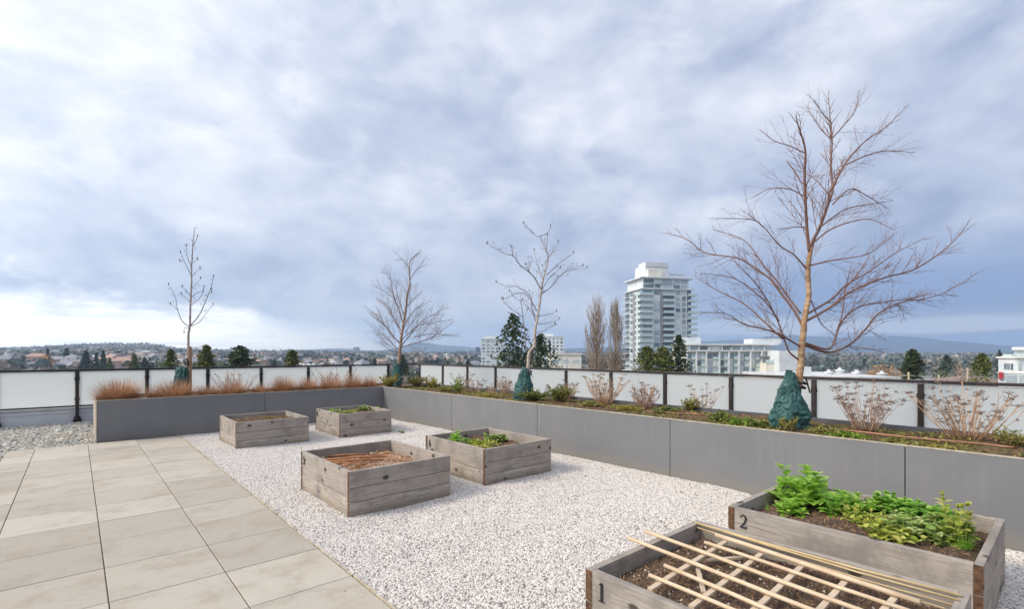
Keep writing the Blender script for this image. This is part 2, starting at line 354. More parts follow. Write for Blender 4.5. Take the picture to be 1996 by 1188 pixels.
# ---- loose stone: real stones scattered over a sheet
def stone_mat(name, stops, rough=0.75):
    m, t = new_mat(name); oi = t.n('ShaderNodeObjectInfo'); col = t.ramp(oi.outputs['Random'], stops)
    tc = t.n('ShaderNodeTexCoord'); n = t.noise(tc.outputs['Object'], 1.3, 3, .6); col = t.mix(t.m('MULTIPLY', t.sm(n, .45, .7), .35), col, tuple(c * .72 for c in stops[1][1]))
    finish(t, col, rough); return m
def scatter(name, rects, z, size, density, mat, base_mat, seed, wave=0.012, cell=0.12):
    """a sheet of ground with stones of three shapes lying on it"""
    m = MB(); idx = {}
    for (x0, y0, x1, y1) in rects:
        nx = max(1, int((x1 - x0) / cell)); ny = max(1, int((y1 - y0) / cell)); b = len(m.v)
        for j in range(ny + 1):
            for i in range(nx + 1):
                x = x0 + (x1 - x0) * i / nx; y = y0 + (y1 - y0) * j / ny
                m.v.append((x, y, z + wave * mnoise.noise(V(x * 1.3, y * 1.3, seed)) + wave * .5 * mnoise.noise(V(x * 4, y * 4, seed))))
        for j in range(ny):
            for i in range(nx):
                a = b + j * (nx + 1) + i; m.f.append((a, a + 1, a + nx + 2, a + nx + 1)); m.mi.append(0); m.sm.append(True)
    ob = m.build(name, base_mat); ob.data.materials.append(mat); kind(ob, 'stuff')
    g = bpy.data.node_groups.new(name + '_scatter', 'GeometryNodeTree')
    g.interface.new_socket('Geometry', in_out='INPUT', socket_type='NodeSocketGeometry'); g.interface.new_socket('Geometry', in_out='OUTPUT', socket_type='NodeSocketGeometry')
    N = g.nodes.new; Lk = g.links.new
    gi = N('NodeGroupInput'); go = N('NodeGroupOutput')
    dp = N('GeometryNodeDistributePointsOnFaces'); dp.inputs['Density'].default_value = density; dp.inputs['Seed'].default_value = seed; Lk(gi.outputs[0], dp.inputs['Mesh'])
    gti = N('GeometryNodeGeometryToInstance')
    for k in range(4):
        ic = N('GeometryNodeMeshIcoSphere'); ic.inputs['Radius'].default_value = 1.0; ic.inputs['Subdivisions'].default_value = 2
        nz = N('ShaderNodeTexNoise'); nz.inputs['Scale'].default_value = 0.75; nz.inputs['Detail'].default_value = 1.0; nz.noise_dimensions = '4D'; nz.inputs['W'].default_value = k * 7.3 + seed
        mr = N('ShaderNodeVectorMath'); mr.operation = 'SUBTRACT'; Lk(nz.outputs['Color'], mr.inputs[0]); mr.inputs[1].default_value = (.5, .5, .5)
        ms = N('ShaderNodeVectorMath'); ms.operation = 'MULTIPLY'; Lk(mr.outputs[0], ms.inputs[0]); ms.inputs[1].default_value = (1.9, 1.9, 1.3)
        sp = N('GeometryNodeSetPosition'); Lk(ic.outputs[0], sp.inputs[0]); Lk(ms.outputs[0], sp.inputs['Offset'])
        tr = N('GeometryNodeTransform'); Lk(sp.outputs[0], tr.inputs[0]); tr.inputs['Scale'].default_value = (1.0, .8 + .08 * k, .62 + .05 * k)
        sm_ = N('GeometryNodeSetMaterial'); sm_.inputs['Material'].default_value = mat; Lk(tr.outputs[0], sm_.inputs[0])
        ss = N('GeometryNodeSetShadeSmooth'); ss.inputs['Shade Smooth'].default_value = False; Lk(sm_.outputs[0], ss.inputs[0])
        Lk(ss.outputs[0], gti.inputs[0])
    iop = N('GeometryNodeInstanceOnPoints'); Lk(dp.outputs['Points'], iop.inputs['Points']); Lk(gti.outputs[0], iop.inputs['Instance']); iop.inputs['Pick Instance'].default_value = True
    rr_ = N('FunctionNodeRandomValue'); rr_.data_type = 'INT'
    for s_ in rr_.inputs:
        if s_.type == 'INT' and s_.name == 'Max': s_.default_value = 3
        if s_.type == 'INT' and s_.name == 'Min': s_.default_value = 0
    Lk([o for o in rr_.outputs if o.type == 'INT'][0], iop.inputs['Instance Index'])
    rv = N('FunctionNodeRandomValue'); rv.data_type = 'FLOAT_VECTOR'
    rv.inputs[0].default_value = (-.5, -.5, 0); rv.inputs[1].default_value = (.5, .5, 6.28); Lk(rv.outputs[0], iop.inputs['Rotation'])
    rs = N('FunctionNodeRandomValue'); rs.data_type = 'FLOAT'; rs.inputs[2].default_value = size[0]; rs.inputs[3].default_value = size[1]
    rs.inputs['Seed'].default_value = 5
    Lk([o for o in rs.outputs if o.type == 'VALUE'][0], iop.inputs['Scale'])
    jn = N('GeometryNodeJoinGeometry'); Lk(gi.outputs[0], jn.inputs[0]); Lk(iop.outputs[0], jn.inputs[0]); Lk(jn.outputs[0], go.inputs[0])
    md = ob.modifiers.new('scatter', 'NODES'); md.node_group = g
    return ob
WHITE = stone_mat('white_stone', [(0, srgb(166, 160, 154)), (.25, srgb(202, 196, 189)), (.55, srgb(221, 215, 208)), (.78, srgb(207, 196, 187)), (.94, srgb(166, 159, 152)), (1, srgb(112, 107, 102))])
GREY = stone_mat('grey_ballast', [(0, srgb(96, 98, 96)), (.3, srgb(150, 150, 142)), (.6, srgb(184, 182, 172)), (.75, srgb(160, 138, 112)), (.9, srgb(214, 210, 200)), (1, srgb(76, 78, 80))])
GB = mottled('gravel_fines', srgb(150, 142, 138), srgb(110, 103, 99), 60)
scatter('gravel', [(1.375, -2.0, 5.31, 10.575)], -.018, (.0046, .0102), 10800, WHITE, GB, 1, .022)
scatter('stray_gravel', [(1.22, -2.0, 1.36, 10.4)], -.003, (.004, .009), 55, WHITE, GB, 3, 0.0)
scatter('grey_gravel', [(-5.5, 3.0, -.77, 10.45), (-5.5, 10.45, .255, 14.06)], -.035, (.018, .040), 800, GREY, mottled('ballast_fines', srgb(96, 94, 90), srgb(70, 68, 64), 40), 2, .02)
m = MB(); rr = random.Random(9)
LEAFLIT = mottled('dead_leaf', srgb(120, 84, 52), srgb(80, 56, 40), 30)
leaf_px = [(1258, 1012), (1290, 1020), (1296, 1030), (1120, 976), (770, 965), (905, 1000), (985, 925), (1120, 1000), (1010, 1040), (1070, 935), (520, 930), (410, 848), (1150, 903), (1170, 912), (1330, 960)]
m = MB()
for (px, py) in leaf_px:
    p = atZ(px, py, .004); a = rr.uniform(0, 6.28); m.leaf(p, V(math.cos(a), math.sin(a), .15), V(0, 0, 1), rr.uniform(.03, .055), .022, .5, .3)
kind(m.build('leaf_litter', LEAFLIT), 'stuff')

# ---- kerb under the railing
PARA = mottled('white_metal_kerb', srgb(214, 214, 214), srgb(196, 196, 198), 2, .5)
def kerb(name, label, boxes):
    t = thing(name, label, 'parapet', boxes[0][0:3])
    for nm, bx in zip(('body', 'flashing', 'cap'), boxes):
        m = MB(); m.box(*bx); m.build(nm, PARA, t, bevel=.004)
kerb('parapet', 'white metal-clad low kerb under the glass railing beside the grey pebbles',
     [(-9, 14.16, -.06, 8.6, 14.5, .25), (-9, 14.148, .17, 8.6, 14.159, .245), (-9, 14.135, .252, 8.6, 14.53, .292)])
kerb('parapet', 'kerb under the glass railing behind the long planter of dead hydrangeas',
     [(8.36, -6, -.06, 8.66, 14.1, .25), (8.348, -6, .17, 8.359, 14.1, .245), (8.335, -6, .252, 8.7, 14.1, .292)])

# ---- railings
BRONZE = mottled('dark_bronze_metal', srgb(46, 38, 36), srgb(58, 50, 46), 20, .45, metal=0.3)
def glass_mat():
    m, t = new_mat('frosted_glass'); tc = t.n('ShaderNodeTexCoord'); n = t.noise(tc.outputs['Object'], .35, 2)
    oi = t.n('ShaderNodeObjectInfo'); n = t.m('ADD', t.m('MULTIPLY', n, .6), t.m('MULTIPLY', oi.outputs['Random'], .4)); col = t.mix(n, srgb(247, 249, 247), srgb(253, 253, 250))
    d = t.n('ShaderNodeBsdfDiffuse'); t.l(col, d.inputs[0]); tr = t.n('ShaderNodeBsdfTranslucent'); t.l(col, tr.inputs[0])
    mx = t.n('ShaderNodeMixShader'); mx.inputs[0].default_value = .8; t.l(d.outputs[0], mx.inputs[1]); t.l(tr.outputs[0], mx.inputs[2])
    gl = t.n('ShaderNodeBsdfGlossy'); gl.inputs['Roughness'].default_value = .25; fr = t.n('ShaderNodeFresnel'); fr.inputs[0].default_value = 1.45
    m2 = t.n('ShaderNodeMixShader'); t.l(t.m('MULTIPLY', fr.outputs[0], .6), m2.inputs[0]); t.l(mx.outputs[0], m2.inputs[1]); t.l(gl.outputs[0], m2.inputs[2])
    o = t.n('ShaderNodeOutputMaterial'); t.l(m2.outputs[0], o.inputs[0]); return m
FROST = glass_mat()
RT = 1.105   # top of the rail
def railing(label, P0, dirv, nrm, posts, length, corner=False):
    """P0 start, dirv unit along, nrm unit towards the terrace"""
    t = thing('glass_railing', label, 'railing', P0)
    d, n = Vector(dirv), Vector(nrm); up = V(0, 0, 1); P0 = Vector(P0)
    def bx(mb, s0, s1, o0, o1, z0, z1):
        pts = [P0 + d * s + n * o for s, o in ((s0, o0), (s1, o0), (s1, o1), (s0, o1))]
        x0 = min(p.x for p in pts); x1 = max(p.x for p in pts); y0 = min(p.y for p in pts); y1 = max(p.y for p in pts); mb.box(x0, y0, z0, x1, y1, z1)
    m = MB(); bx(m, 0, length, -.030, .028, RT - .040, RT); m.build('top_rail', BRONZE, t, bevel=.006)
    m = MB(); bx(m, 0, length, -.018, .012, .302, .335); m.build('bottom_rail', BRONZE, t)
    for s in posts:
        m = MB(); bx(m, s - .03, s + .03, -.026, .036, .10, RT - .046); po = m.build('post', BRONZE, t, bevel=.004)
        m = MB(); q = P0 + d * s + n * .0
        for z0, z1, w in ((-.04, .05, .074), (.05, .10, .056)):
            m.prism([(q.x + math.cos(a * .7854 + .39) * w, q.y + math.sin(a * .7854 + .39) * w) for a in range(8)], z0, z1)
        m.build('foot', BRONZE, po)
        for zc in (.47, .90):
            m = MB(); bx(m, s - .043, s + .043, -.010, .010, zc - .028, zc + .028); m.build('glass_clamp', BRONZE, po)
    ss = sorted(posts)
    for a, b in zip(ss[:-1], ss[1:]):
        m = MB(); bx(m, a + .038, b - .038, -.006, .004, .336, RT - .047); m.build('glass_panel', FROST, t)
    return t
fx = [.0855 * k + .0015 for k in range(-4, 7)]
postsL = [YR * f + 6.2 for f in fx]
railing('dark metal railing with frosted glass panels behind the orange grasses and grey pebbles', (-6.2, YR, 0), (1, 0, 0), (0, -1, 0), postsL, XR + 6.2 - .05)
fy = [.0155 + .1505 * k for k in range(-2, 11)]
postsR = [XR * f + 2.6 for f in fy] + [13.95 + 2.6]
railing('dark metal railing with frosted glass panels behind the hydrangea stems and watering bags', (XR, -2.6, 0), (0, 1, 0), (-1, 0, 0), postsR, YR + 2.6 + .03)

# ---- the long L-shaped planter
def panel_mat():
    m, t = new_mat('grey_cement_panel'); tc = t.n('ShaderNodeTexCoord'); v = tc.outputs['Object']; oi = t.n('ShaderNodeObjectInfo')
    a = t.noise(v, 1.2, 5, .6, .3); col = t.mix(t.sm(a, .3, .7), srgb(110, 111, 113), srgb(119, 119, 119))
    col = t.mix(t.m('MULTIPLY', oi.outputs['Random'], .25), col, srgb(107, 107, 108))
    st = t.noise(t.mapping(v, (9, 9, .6)), 1.5, 4, .6); col = t.mix(t.m('MULTIPLY', t.sm(st, .52, .8), .35), col, srgb(138, 135, 131))
    wp = t.n('ShaderNodeNewGeometry'); sz = t.n('ShaderNodeSeparateXYZ'); t.l(wp.outputs['Position'], sz.inputs[0])
    foot = t.sm(t.m('ADD', sz.outputs[2], t.m('MULTIPLY', t.noise(v, 4, 5, .65), -.16)), .06, -.06); col = t.mix(t.m('MULTIPLY', foot, .5), col, srgb(128, 120, 110))
    sp = t.noise(v, 55, 2, .5); col = t.mix(t.m('MULTIPLY', t.sm(sp, .68, .78), .35), col, srgb(158, 156, 152))
    finish(t, col, .62, t.noise(v, 90, 2), .12, .002); return m
PANEL = panel_mat(); TRIM = mottled('pale_metal_trim', srgb(190, 178, 160), srgb(160, 148, 130), 14, .5); SEAM = mottled('dark_joint', (.02, .02, .022), (.03, .03, .03), 9)
BACKP = mottled('charcoal_panel', srgb(70, 70, 74), srgb(84, 84, 88), 6, .6)
PT = .668
pl = thing('planter', 'long grey L-shaped planter of cement panels round two sides of the gravel', 'planter', (XW, YW, 0))
xs_ = [.262, 2.80, XW]; ys_ = [YW, 7.80, 5.486, 3.219, .988, -1.28, -3.5]
for a, b in zip(xs_[:-1], xs_[1:]):
    m = MB(); m.box(a + .004, YW, -.05, b - .004, YW + .02, PT); m.build('front_panel', PANEL, pl)
for b, a in zip(ys_[:-1], ys_[1:]):
    m = MB(); m.box(XW, a + .004, -.05, XW + .02, b - .004, PT); m.build('front_panel', PANEL, pl)
m = MB(); m.box(.262, YW + .021, -.05, 6.92, YW + .05, PT - .02); m.box(XW + .021, -3.5, -.05, XW + .05, YW + .02, PT - .02); m.build('backing_frame', SEAM, pl)
m = MB(); m.box(.243, YW - .001, -.05, .261, 12.12, PT); m.build('end_panel', TRIM, pl)
m = MB(); m.box(.262, 12.08, -.05, 6.90, 12.12, PT - .015); m.box(6.88, -3.5, -.05, 6.92, 12.079, PT - .015); m.build('back_panel', BACKP, pl)
m = MB(); m.box(.243, YW - .004, PT + .001, XW - .006, YW + .03, PT + .009); m.box(XW - .004, -3.5, PT + .001, XW + .03, YW + .03, PT + .009); m.build('top_edge', TRIM, pl)

# ---- soil in the planter
def soil_mat(name, moss, litter, seed=0.0, tones=(srgb(56, 42, 34), srgb(98, 76, 60))):
    m, t = new_mat(name); tc = t.n('ShaderNodeTexCoord'); v = t.mapping(tc.outputs['Object'], loc=(seed, seed, 0))
    a = t.noise(v, 24, 6, .7); col = t.mix(t.sm(a, .35, .65), *tones)
    b = t.noise(v, 2.2, 6, .65, .5); col = t.mix(t.m('MULTIPLY', t.sm(b, .45, .62), moss), col, t.mix(t.noise(v, 50, 3), srgb(70, 70, 28), srgb(122, 116, 52)))
    c = t.noise(t.mapping(v, (14, 60, 20), rot=(0, 0, .6)), 1.2, 4, .6); col = t.mix(t.m('MULTIPLY', t.sm(c, .55, .68), litter), col, srgb(150, 104, 70))
    d = t.noise(v, 95, 2, .5); col = t.mix(t.m('MULTIPLY', t.sm(d, .66, .72), .6), col, srgb(176, 160, 140))
    finish(t, col, .95, a, .8, .02); return m
m = MB()
def soil_h(x, y): return .605 + .035 * mnoise.noise(V(x * 1.1, y * 1.1, 3)) + .022 * mnoise.noise(V(x * 5, y * 5, 8)) + .010 * mnoise.noise(V(x * 17, y * 17, 1))
def soil_grid(m, x0, y0, x1, y1, cell, fn):
    nx = int((x1 - x0) / cell); ny = int((y1 - y0) / cell); b = len(m.v)
    for j in range(ny + 1):
        for i in range(nx + 1):
            x = x0 + (x1 - x0) * i / nx; y = y0 + (y1 - y0) * j / ny; m.v.append((x, y, fn(x, y)))
    for j in range(ny):
        for i in range(nx):
            a = b + j * (nx + 1) + i; m.f.append((a, a + 1, a + nx + 2, a + nx + 1)); m.mi.append(0); m.sm.append(True)
soil_grid(m, XW + .05, -2.5, 6.88, YW + .05, .045, soil_h); soil_grid(m, .262, YW + .05, 6.88, 12.08, .05, soil_h)
kind(m.build('soil_ground', soil_mat('planter_soil', .75, .7)), 'structure')

# ---- raised garden boxes
BH = .392
def glyph(ch):
    """strokes in a 0..0.6 x 0..1 cell: list of (points, widths)"""
    def arc(cx, cy, rx, ry, a0, a1, n=16): return [(cx + rx * math.cos(R(a0 + (a1 - a0) * i / n)), cy + ry * math.sin(R(a0 + (a1 - a0) * i / n))) for i in range(n + 1)]
    if ch == '1': return [([(.30, .03), (.30, .97)], [.13, .13]), ([(.12, .86), (.24, .93), (.33, .97)], [.03, .07, .10]), ([(.12, .025), (.48, .025)], [.05, .05])]
    if ch == '2':
        p = arc(.29, .72, .20, .25, 165, -28) + [(.40, .45), (.28, .26), (.14, .10)]
        return [(p, [.10, .08, .05, .05, .05, .06, .07, .08, .09, .10, .12, .13, .13, .13, .12, .12, .11, .10, .09, .08]), ([(.08, .06), (.50, .06)], [.12, .12]), ([(.51, .03), (.55, .22)], [.05, .03])]
    if ch == '5': return [([(.16, .94), (.50, .94)], [.11, .11]), ([(.17, .94), (.13, .56)], [.05, .05]), (arc(.28, .34, .22, .29, 130, -150), .11)]
    if ch == '6': return [(arc(.30, .30, .20, .27, 0, 360, 24), .10), ([(.11, .34), (.16, .62), (.28, .84), (.46, .96)], [.12, .11, .08, .04])]
    if ch == '7': return [([(.08, .93), (.52, .93)], [.12, .12]), ([(.50, .90), (.32, .50), (.24, .03)], [.05, .09, .12])]
    if ch == '8': return [(arc(.30, .74, .16, .22, 0, 360, 24), .09), (arc(.30, .27, .20, .25, 0, 360, 24), .10)]
def digit(mb, ch, x, y, z, h):
    """set on a face that looks towards -x; reads along -y"""
    P = lambda u, v, o=0.0: (x - o, y - u * h, z + v * h)
    for pts, ws in glyph(ch):
        if not isinstance(ws, list): ws = [ws] * len(pts)
        L, Rr = [], []
        for i, (u, v) in enumerate(pts):
            a = pts[max(i - 1, 0)]; b = pts[min(i + 1, len(pts) - 1)]; tx, ty = b[0] - a[0], b[1] - a[1]; l = math.hypot(tx, ty) or 1
            w = ws[min(i, len(ws) - 1)] / 2; L.append((u - ty / l * w, v + tx / l * w)); Rr.append((u + ty / l * w, v - tx / l * w))
        for i in range(len(pts) - 1):
            q = [L[i], L[i + 1], Rr[i + 1], Rr[i]]
            mb.face([P(*k, .0035) for k in q])
            mb.face([P(*L[i], .0035), P(*L[i], 0), P(*L[i + 1], 0), P(*L[i + 1], .0035)]); mb.face([P(*Rr[i], 0), P(*Rr[i], .0035), P(*Rr[i + 1], .0035), P(*Rr[i + 1], 0)])
INK = mottled('black_paint', (.012, .012, .013), (.02, .02, .02), 30, .6)
BT = .042
def garden_box(label, num, x0, y0, x1, y1, soil_top, smat, digit_h=.092, h=BH, tilt=0.0, seed=0):
    t = thing('garden_box', label, 'planter box', (x0, y0, 0), 0, 'weathered timber garden boxes on the white gravel')
    rr = random.Random(seed)
    g = .0022
    def boards(side):
        m = MB(); zs = [-.03, .155, h] if side in 'LR' else [-.03, .112, .238, h]
        for k, (a, b) in enumerate(zip(zs[:-1], zs[1:])):
            a += g if k else 0; j = rr.uniform(-.002, .002); b -= g if k < len(zs) - 2 else 0
            if side == 'L': m.box(x0 + .002 + j, y0 + BT + .001, a, x0 + BT, y1 - BT - .001, b)
            if side == 'R': m.box(x1 - BT, y0 + BT + .001, a, x1 - .002 + j, y1 - BT - .001, b)
            if side == 'N': m.box(x0 + .001, y0 + .003 + j, a, x1 - .001, y0 + BT, b, 0, [0, 0, 0, 1, 0, 1])
            if side == 'B': m.box(x0 + .001, y1 - BT, a, x1 - .001, y1 + j, b, 0, [0, 0, 0, 1, 0, 1])
        return m
    for s in 'LRNB':
        boards(s).build('side_wall', [WY if s in 'LR' else WX, ENDG], t, bevel=.0025)
    m = MB(); digit(m, num, x0 - .0008, y1 - BT - .035, h - .035 - digit_h, digit_h); m.build('painted_number', INK, t)
    m = MB(); sd = seed * 3.1
    def fh(x, y):
        e = min(x - x0 - BT, x1 - BT - x, y - y0 - BT, y1 - BT - y); return soil_top - .03 * max(0, 1 - e / .10) + .022 * mnoise.noise(V(x * 4, y * 4, sd)) + .012 * mnoise.noise(V(x * 13, y * 13, sd)) + .006 * mnoise.noise(V(x * 40, y * 40, sd))
    soil_grid(m, x0 + BT, y0 + BT, x1 - BT, y1 - BT, .018, fh); m.build('soil_bed', smat, t)
    t['soil_fn'] = 0; del t['soil_fn']
    return t, fh
SOIL = soil_mat('box_soil', .15, .45, 4.0); SOILM = soil_mat('box_soil_mossy', .7, .5, 9.0); SOILR = soil_mat('box_soil_rusty', .05, .9, 13.0, (srgb(128, 96, 72), srgb(176, 140, 112)))
XA0, XA1, XB0, XB1 = 1.84, 2.93, 3.40, 4.44
box1, soil1 = garden_box('timber garden box with the number 1, sticks laid across its soil', '1', 1.905, .318, 3.0, 1.625, .325, SOIL, seed=1)
box2, soil2 = garden_box('timber garden box with the number 2, filled with leafy green plants', '2', 3.43, .318, 4.50, 1.625, .315, SOIL, seed=2)
box5, soil5 = garden_box('timber garden box with the number 5 and orange dry stalks on its soil', '5', XA0, 4.315, XA1, 5.59, .285, SOILR, seed=5)
box6, soil6 = garden_box('timber garden box with the number 6 and a few green weeds', '6', XB0, 4.33, XB1, 5.58, .305, SOILM, seed=6)
box7, soil7 = garden_box('timber garden box of mossy bare soil in front of the grey planter', '7', 1.83, 8.46, 2.92, 9.62, .33, SOILM, seed=7)
box8, soil8 = garden_box('timber garden box with low green sprouts next to the planter corner', '8', 3.44, 8.45, 4.42, 9.62, .33, SOILM, seed=8)

# ---- the stick lattice lying on box 1
STICK = mottled('raw_wood_stick', srgb(214, 194, 166), srgb(188, 162, 132), 9, .7, isl=.5, stretch=(1, 1, 1)); SLAT = mottled('grey_wood_slat', srgb(206, 188, 164), srgb(178, 158, 134), 9, .75, isl=.5)
lat = thing('stick_lattice', 'square grid of pale wooden sticks lying over the soil of box 1', 'trellis', atZ(1450, 1110, .40))
def stick(a, b, z, r, round_=True, ext=0.0, parent=lat, name='stick', mat=None):
    p, q = atZ(a[0], a[1], z), atZ(b[0], b[1], z); q = q + (q - p).normalized() * ext
    m = MB()
    if round_: m.tube([p, p.lerp(q, .33) + V(0, 0, .002), p.lerp(q, .66) - V(0, 0, .001), q], r, 7)
    else: m.bar(p, q, r * 2.4, r * 1.1)
    return m.build(name, mat or (STICK if round_ else SLAT), parent)
ZS = .402; C = lambda x, y: (1120 + x / 4.536, 980 + y / 4.536); C2 = lambda x, y: (1400 + x / 3.349, 880 + y / 3.349)
stick(C(470, 315), C2(590, 1031), ZS, .0105, True, .25); stick(C(615, 255), C2(900, 1031), ZS, .0105, True, .2); stick(C(1150, 355), C2(1170, 1020), ZS, .0095, True, .12)
stick(C(1250, 290), C2(1320, 990), ZS, .0125); stick(C(795, 560), C(1690, 944), ZS, .0100, True, .45); stick(C(660, 645), C(1370, 944), ZS, .0095, True, .6)
for a, b, e in ((C(1335, 350), C(665, 775), 0), (C(1650, 460), C(1030, 930), 0), (C2(540, 760), C2(280, 1000), .12), (C2(825, 860), C2(670, 1031), .25), (C2(1150, 965), C2(1090, 1031), .35)):
    stick(a, b, ZS - .018, .0105, False, e, name='cross_slat')
DRY = mottled('thin_cane', srgb(206, 184, 142), srgb(172, 146, 104), 9, .6, isl=.5)
for a, b, z, r, lab in ((C(1065, 180), C2(1590, 945), .402, .0065, 'thin pale cane lying along the top edge of box 1'), (C(1095, 190), C2(1575, 975), .398, .0055, 'thin straw cane lying just inside the edge of box 1'),
                        (C(1090, 225), C2(1540, 1010), .385, .0045, 'thin yellow cane sagging beside the stick lattice of box 1'), (C(1300, 300), C2(1480, 1031), .385, .0045, 'thin cane squeezed between the lattice and its neighbour canes in box 1')):
    p, q = atZ(a[0], a[1], z), atZ(b[0], b[1], z); m = MB(); m.tube([p, p.lerp(q, .35) + V(-.006, 0, -.006), p.lerp(q, .7) + V(-.004, 0, -.008), q], r, 6)
    tag(m.build('cane', DRY, None, p), lab, 'cane', 'thin canes along the edge of box 1')
for a, b, lab in ((C(1090, 595), C(1140, 800), 'short flat offcut lying on the soil under the lattice of box 1'), (C(1140, 515), C(1480, 490), 'short flat offcut pointing along the box under the lattice of box 1')):
    p, q = atZ(a[0], a[1], .365), atZ(b[0], b[1], .365); m = MB(); m.bar(p, q, .021, .011); tag(m.build('wood_offcut', SLAT, None, p), lab, 'wood offcut')
# ---- dry stalks in box 5
CC = lambda x, y: (400 + x / 3.96, 760 + y / 3.96)
RUST = mottled('rusty_stalk', srgb(182, 130, 84), srgb(140, 92, 58), 7, .8, isl=.6)
st5 = [((890, 520), (1330, 500), .012), ((900, 545), (1400, 520), .014), ((930, 560), (1380, 545), .013), ((980, 580), (1180, 560), .010), ((1050, 600), (1460, 480), .008), ((1100, 625), (1290, 560), .008), ((1180, 610), (1340, 540), .006), ((1240, 530), (1640, 560), .005), ((1000, 560), (1270, 600), .005), ((1360, 500), (1560, 560), .006)]
for i, (a, b, r) in enumerate(st5):
    p, q = atZ(*CC(*a), .30 + .006 * (i % 3)), atZ(*CC(*b), .30 + .01 * (i % 2)); m = MB(); m.tube([p, p.lerp(q, .5) + V(0, 0, .012), q], [r, r * .9, r * .6], 6)
    tag(m.build('dry_stalk', RUST, None, p), 'orange-brown dry stalk lying on the soil of box 5', 'dry stalk', 'dry stalks lying in box 5')
def bits(name, fn, rect, n, mat, size, seed):
    """straw, chips and crumbs on a soil bed"""
    rr = random.Random(seed); m = MB(); x0, y0, x1, y1 = rect
    for i in range(n):
        x = rr.uniform(x0, x1); y = rr.uniform(y0, y1); a = rr.uniform(0, 6.28); L = rr.uniform(.5, 1.4) * size; z = fn(x, y) + .003
        m.bar(V(x, y, z), V(x + math.cos(a) * L, y + math.sin(a) * L, z + rr.uniform(-.2, .5) * L), size * .16, size * .09)
    return kind(m.build(name, mat), 'stuff')
def crumbs(name, fn, rect, n, mat, size, seed):
    rr = random.Random(seed); m = MB(); x0, y0, x1, y1 = rect
    for i in range(n):
        x = rr.uniform(x0, x1); y = rr.uniform(y0, y1); s = size * rr.choice((.5, .6, .8, 1, 1.5)); z = fn(x, y)
        pts = [V(x + s * rr.uniform(.6, 1) * math.cos(k * 1.257 + rr.random()), y + s * rr.uniform(.6, 1) * math.sin(k * 1.257 + rr.random()), z - .002) for k in range(5)]
        top = V(x + rr.uniform(-.3, .3) * s, y + rr.uniform(-.3, .3) * s, z + s * rr.uniform(.5, 1))
        for k in range(5): m.face([pts[k], pts[(k + 1) % 5], top])
    return kind(m.build(name, mat), 'stuff')
STRAW = mottled('straw_bits', srgb(176, 138, 100), srgb(110, 80, 58), 20, .9, isl=.8); CHIP = mottled('soil_crumbs', srgb(64, 48, 38), srgb(120, 96, 78), 20, .95, isl=.9); PALE = mottled('pale_grit', srgb(214, 206, 194), srgb(160, 140, 118), 20, .9, isl=.9)
r1 = (1.95, .41, 2.95, 1.57); r2 = (3.48, .41, 4.45, 1.57); r5 = (1.89, 4.37, 2.88, 5.53); r6 = (3.45, 4.38, 4.39, 5.53); r7 = (1.88, 8.52, 2.87, 9.56); r8 = (3.49, 8.51, 4.37, 9.56)
crumbs('soil_crumbs_debris', soil1, r1, 2600, CHIP, .012, 11); crumbs('pale_grit_debris', soil1, r1, 340, PALE, .008, 12); bits('straw_debris', soil1, r1, 500, STRAW, .025, 13)
crumbs('soil_crumbs_debris', soil2, r2, 1800, CHIP, .012, 21); bits('straw_debris', soil2, r2, 400, STRAW, .03, 23)
bits('straw_debris', soil5, r5, 160, STRAW, .06, 53); crumbs('soil_crumbs_debris', soil5, r5, 500, PALE, .012, 54); bits('straw_debris', soil6, r6, 350, STRAW, .05, 63); crumbs('soil_crumbs_debris', soil6, r6, 500, CHIP, .018, 64)
bits('straw_debris', soil7, r7, 260, STRAW, .05, 73); crumbs('soil_crumbs_debris', soil7, r7, 400, CHIP, .02, 74)
# ================================================================ planting
def bark(name, c1, c2, band, twig):
    m, t = new_mat(name); tc = t.n('ShaderNodeTexCoord'); v = tc.outputs['Object']
    a = t.noise(v, 14, 5, .6); col = t.mix(t.sm(a, .35, .65), c1, c2)
    b = t.noise(t.mapping(v, (2, 2, 26)), 1.4, 3, .6, .4); col = t.mix(t.m('MULTIPLY', t.sm(b, .5, .62), .7), col, band)
    finish(t, col, .75, a, .4, .004)
    return m, mottled(name + '_twig', twig[0], twig[1], 5, .7, isl=.5)
BARK_A, TWIG_A = bark('cherry_bark', srgb(166, 132, 98), srgb(138, 106, 78), srgb(188, 164, 136), (srgb(138, 100, 82), srgb(106, 78, 68)))
BARK_B, TWIG_B = bark('plum_bark', srgb(150, 122, 100), srgb(126, 100, 82), srgb(170, 148, 128), (srgb(120, 92, 84), srgb(104, 78, 74)))
BARK_C, TWIG_C = bark('maple_bark', srgb(178, 164, 148), srgb(150, 136, 122), srgb(196, 186, 174), (srgb(122, 106, 100), srgb(104, 90, 86)))
BARK_D, TWIG_D = bark('ash_bark', srgb(164, 150, 138), srgb(140, 126, 118), srgb(184, 172, 160), (srgb(112, 104, 106), srgb(96, 90, 92)))
def smooth(pts, per=5):
    """Catmull-Rom through the points"""
    P = [pts[0] * 2 - pts[1]] + pts + [pts[-1] * 2 - pts[-2]]; out = []
    for i in range(1, len(P) - 2):
        for k in range(per):
            t = k / per; a, b, c, d = P[i - 1], P[i], P[i + 1], P[i + 2]
            out.append(.5 * ((2 * b) + (c - a) * t + (2 * a - 5 * b + 4 * c - d) * t * t + (3 * b - a - 3 * c + d) * t ** 3))
    out.append(P[-2]); return out
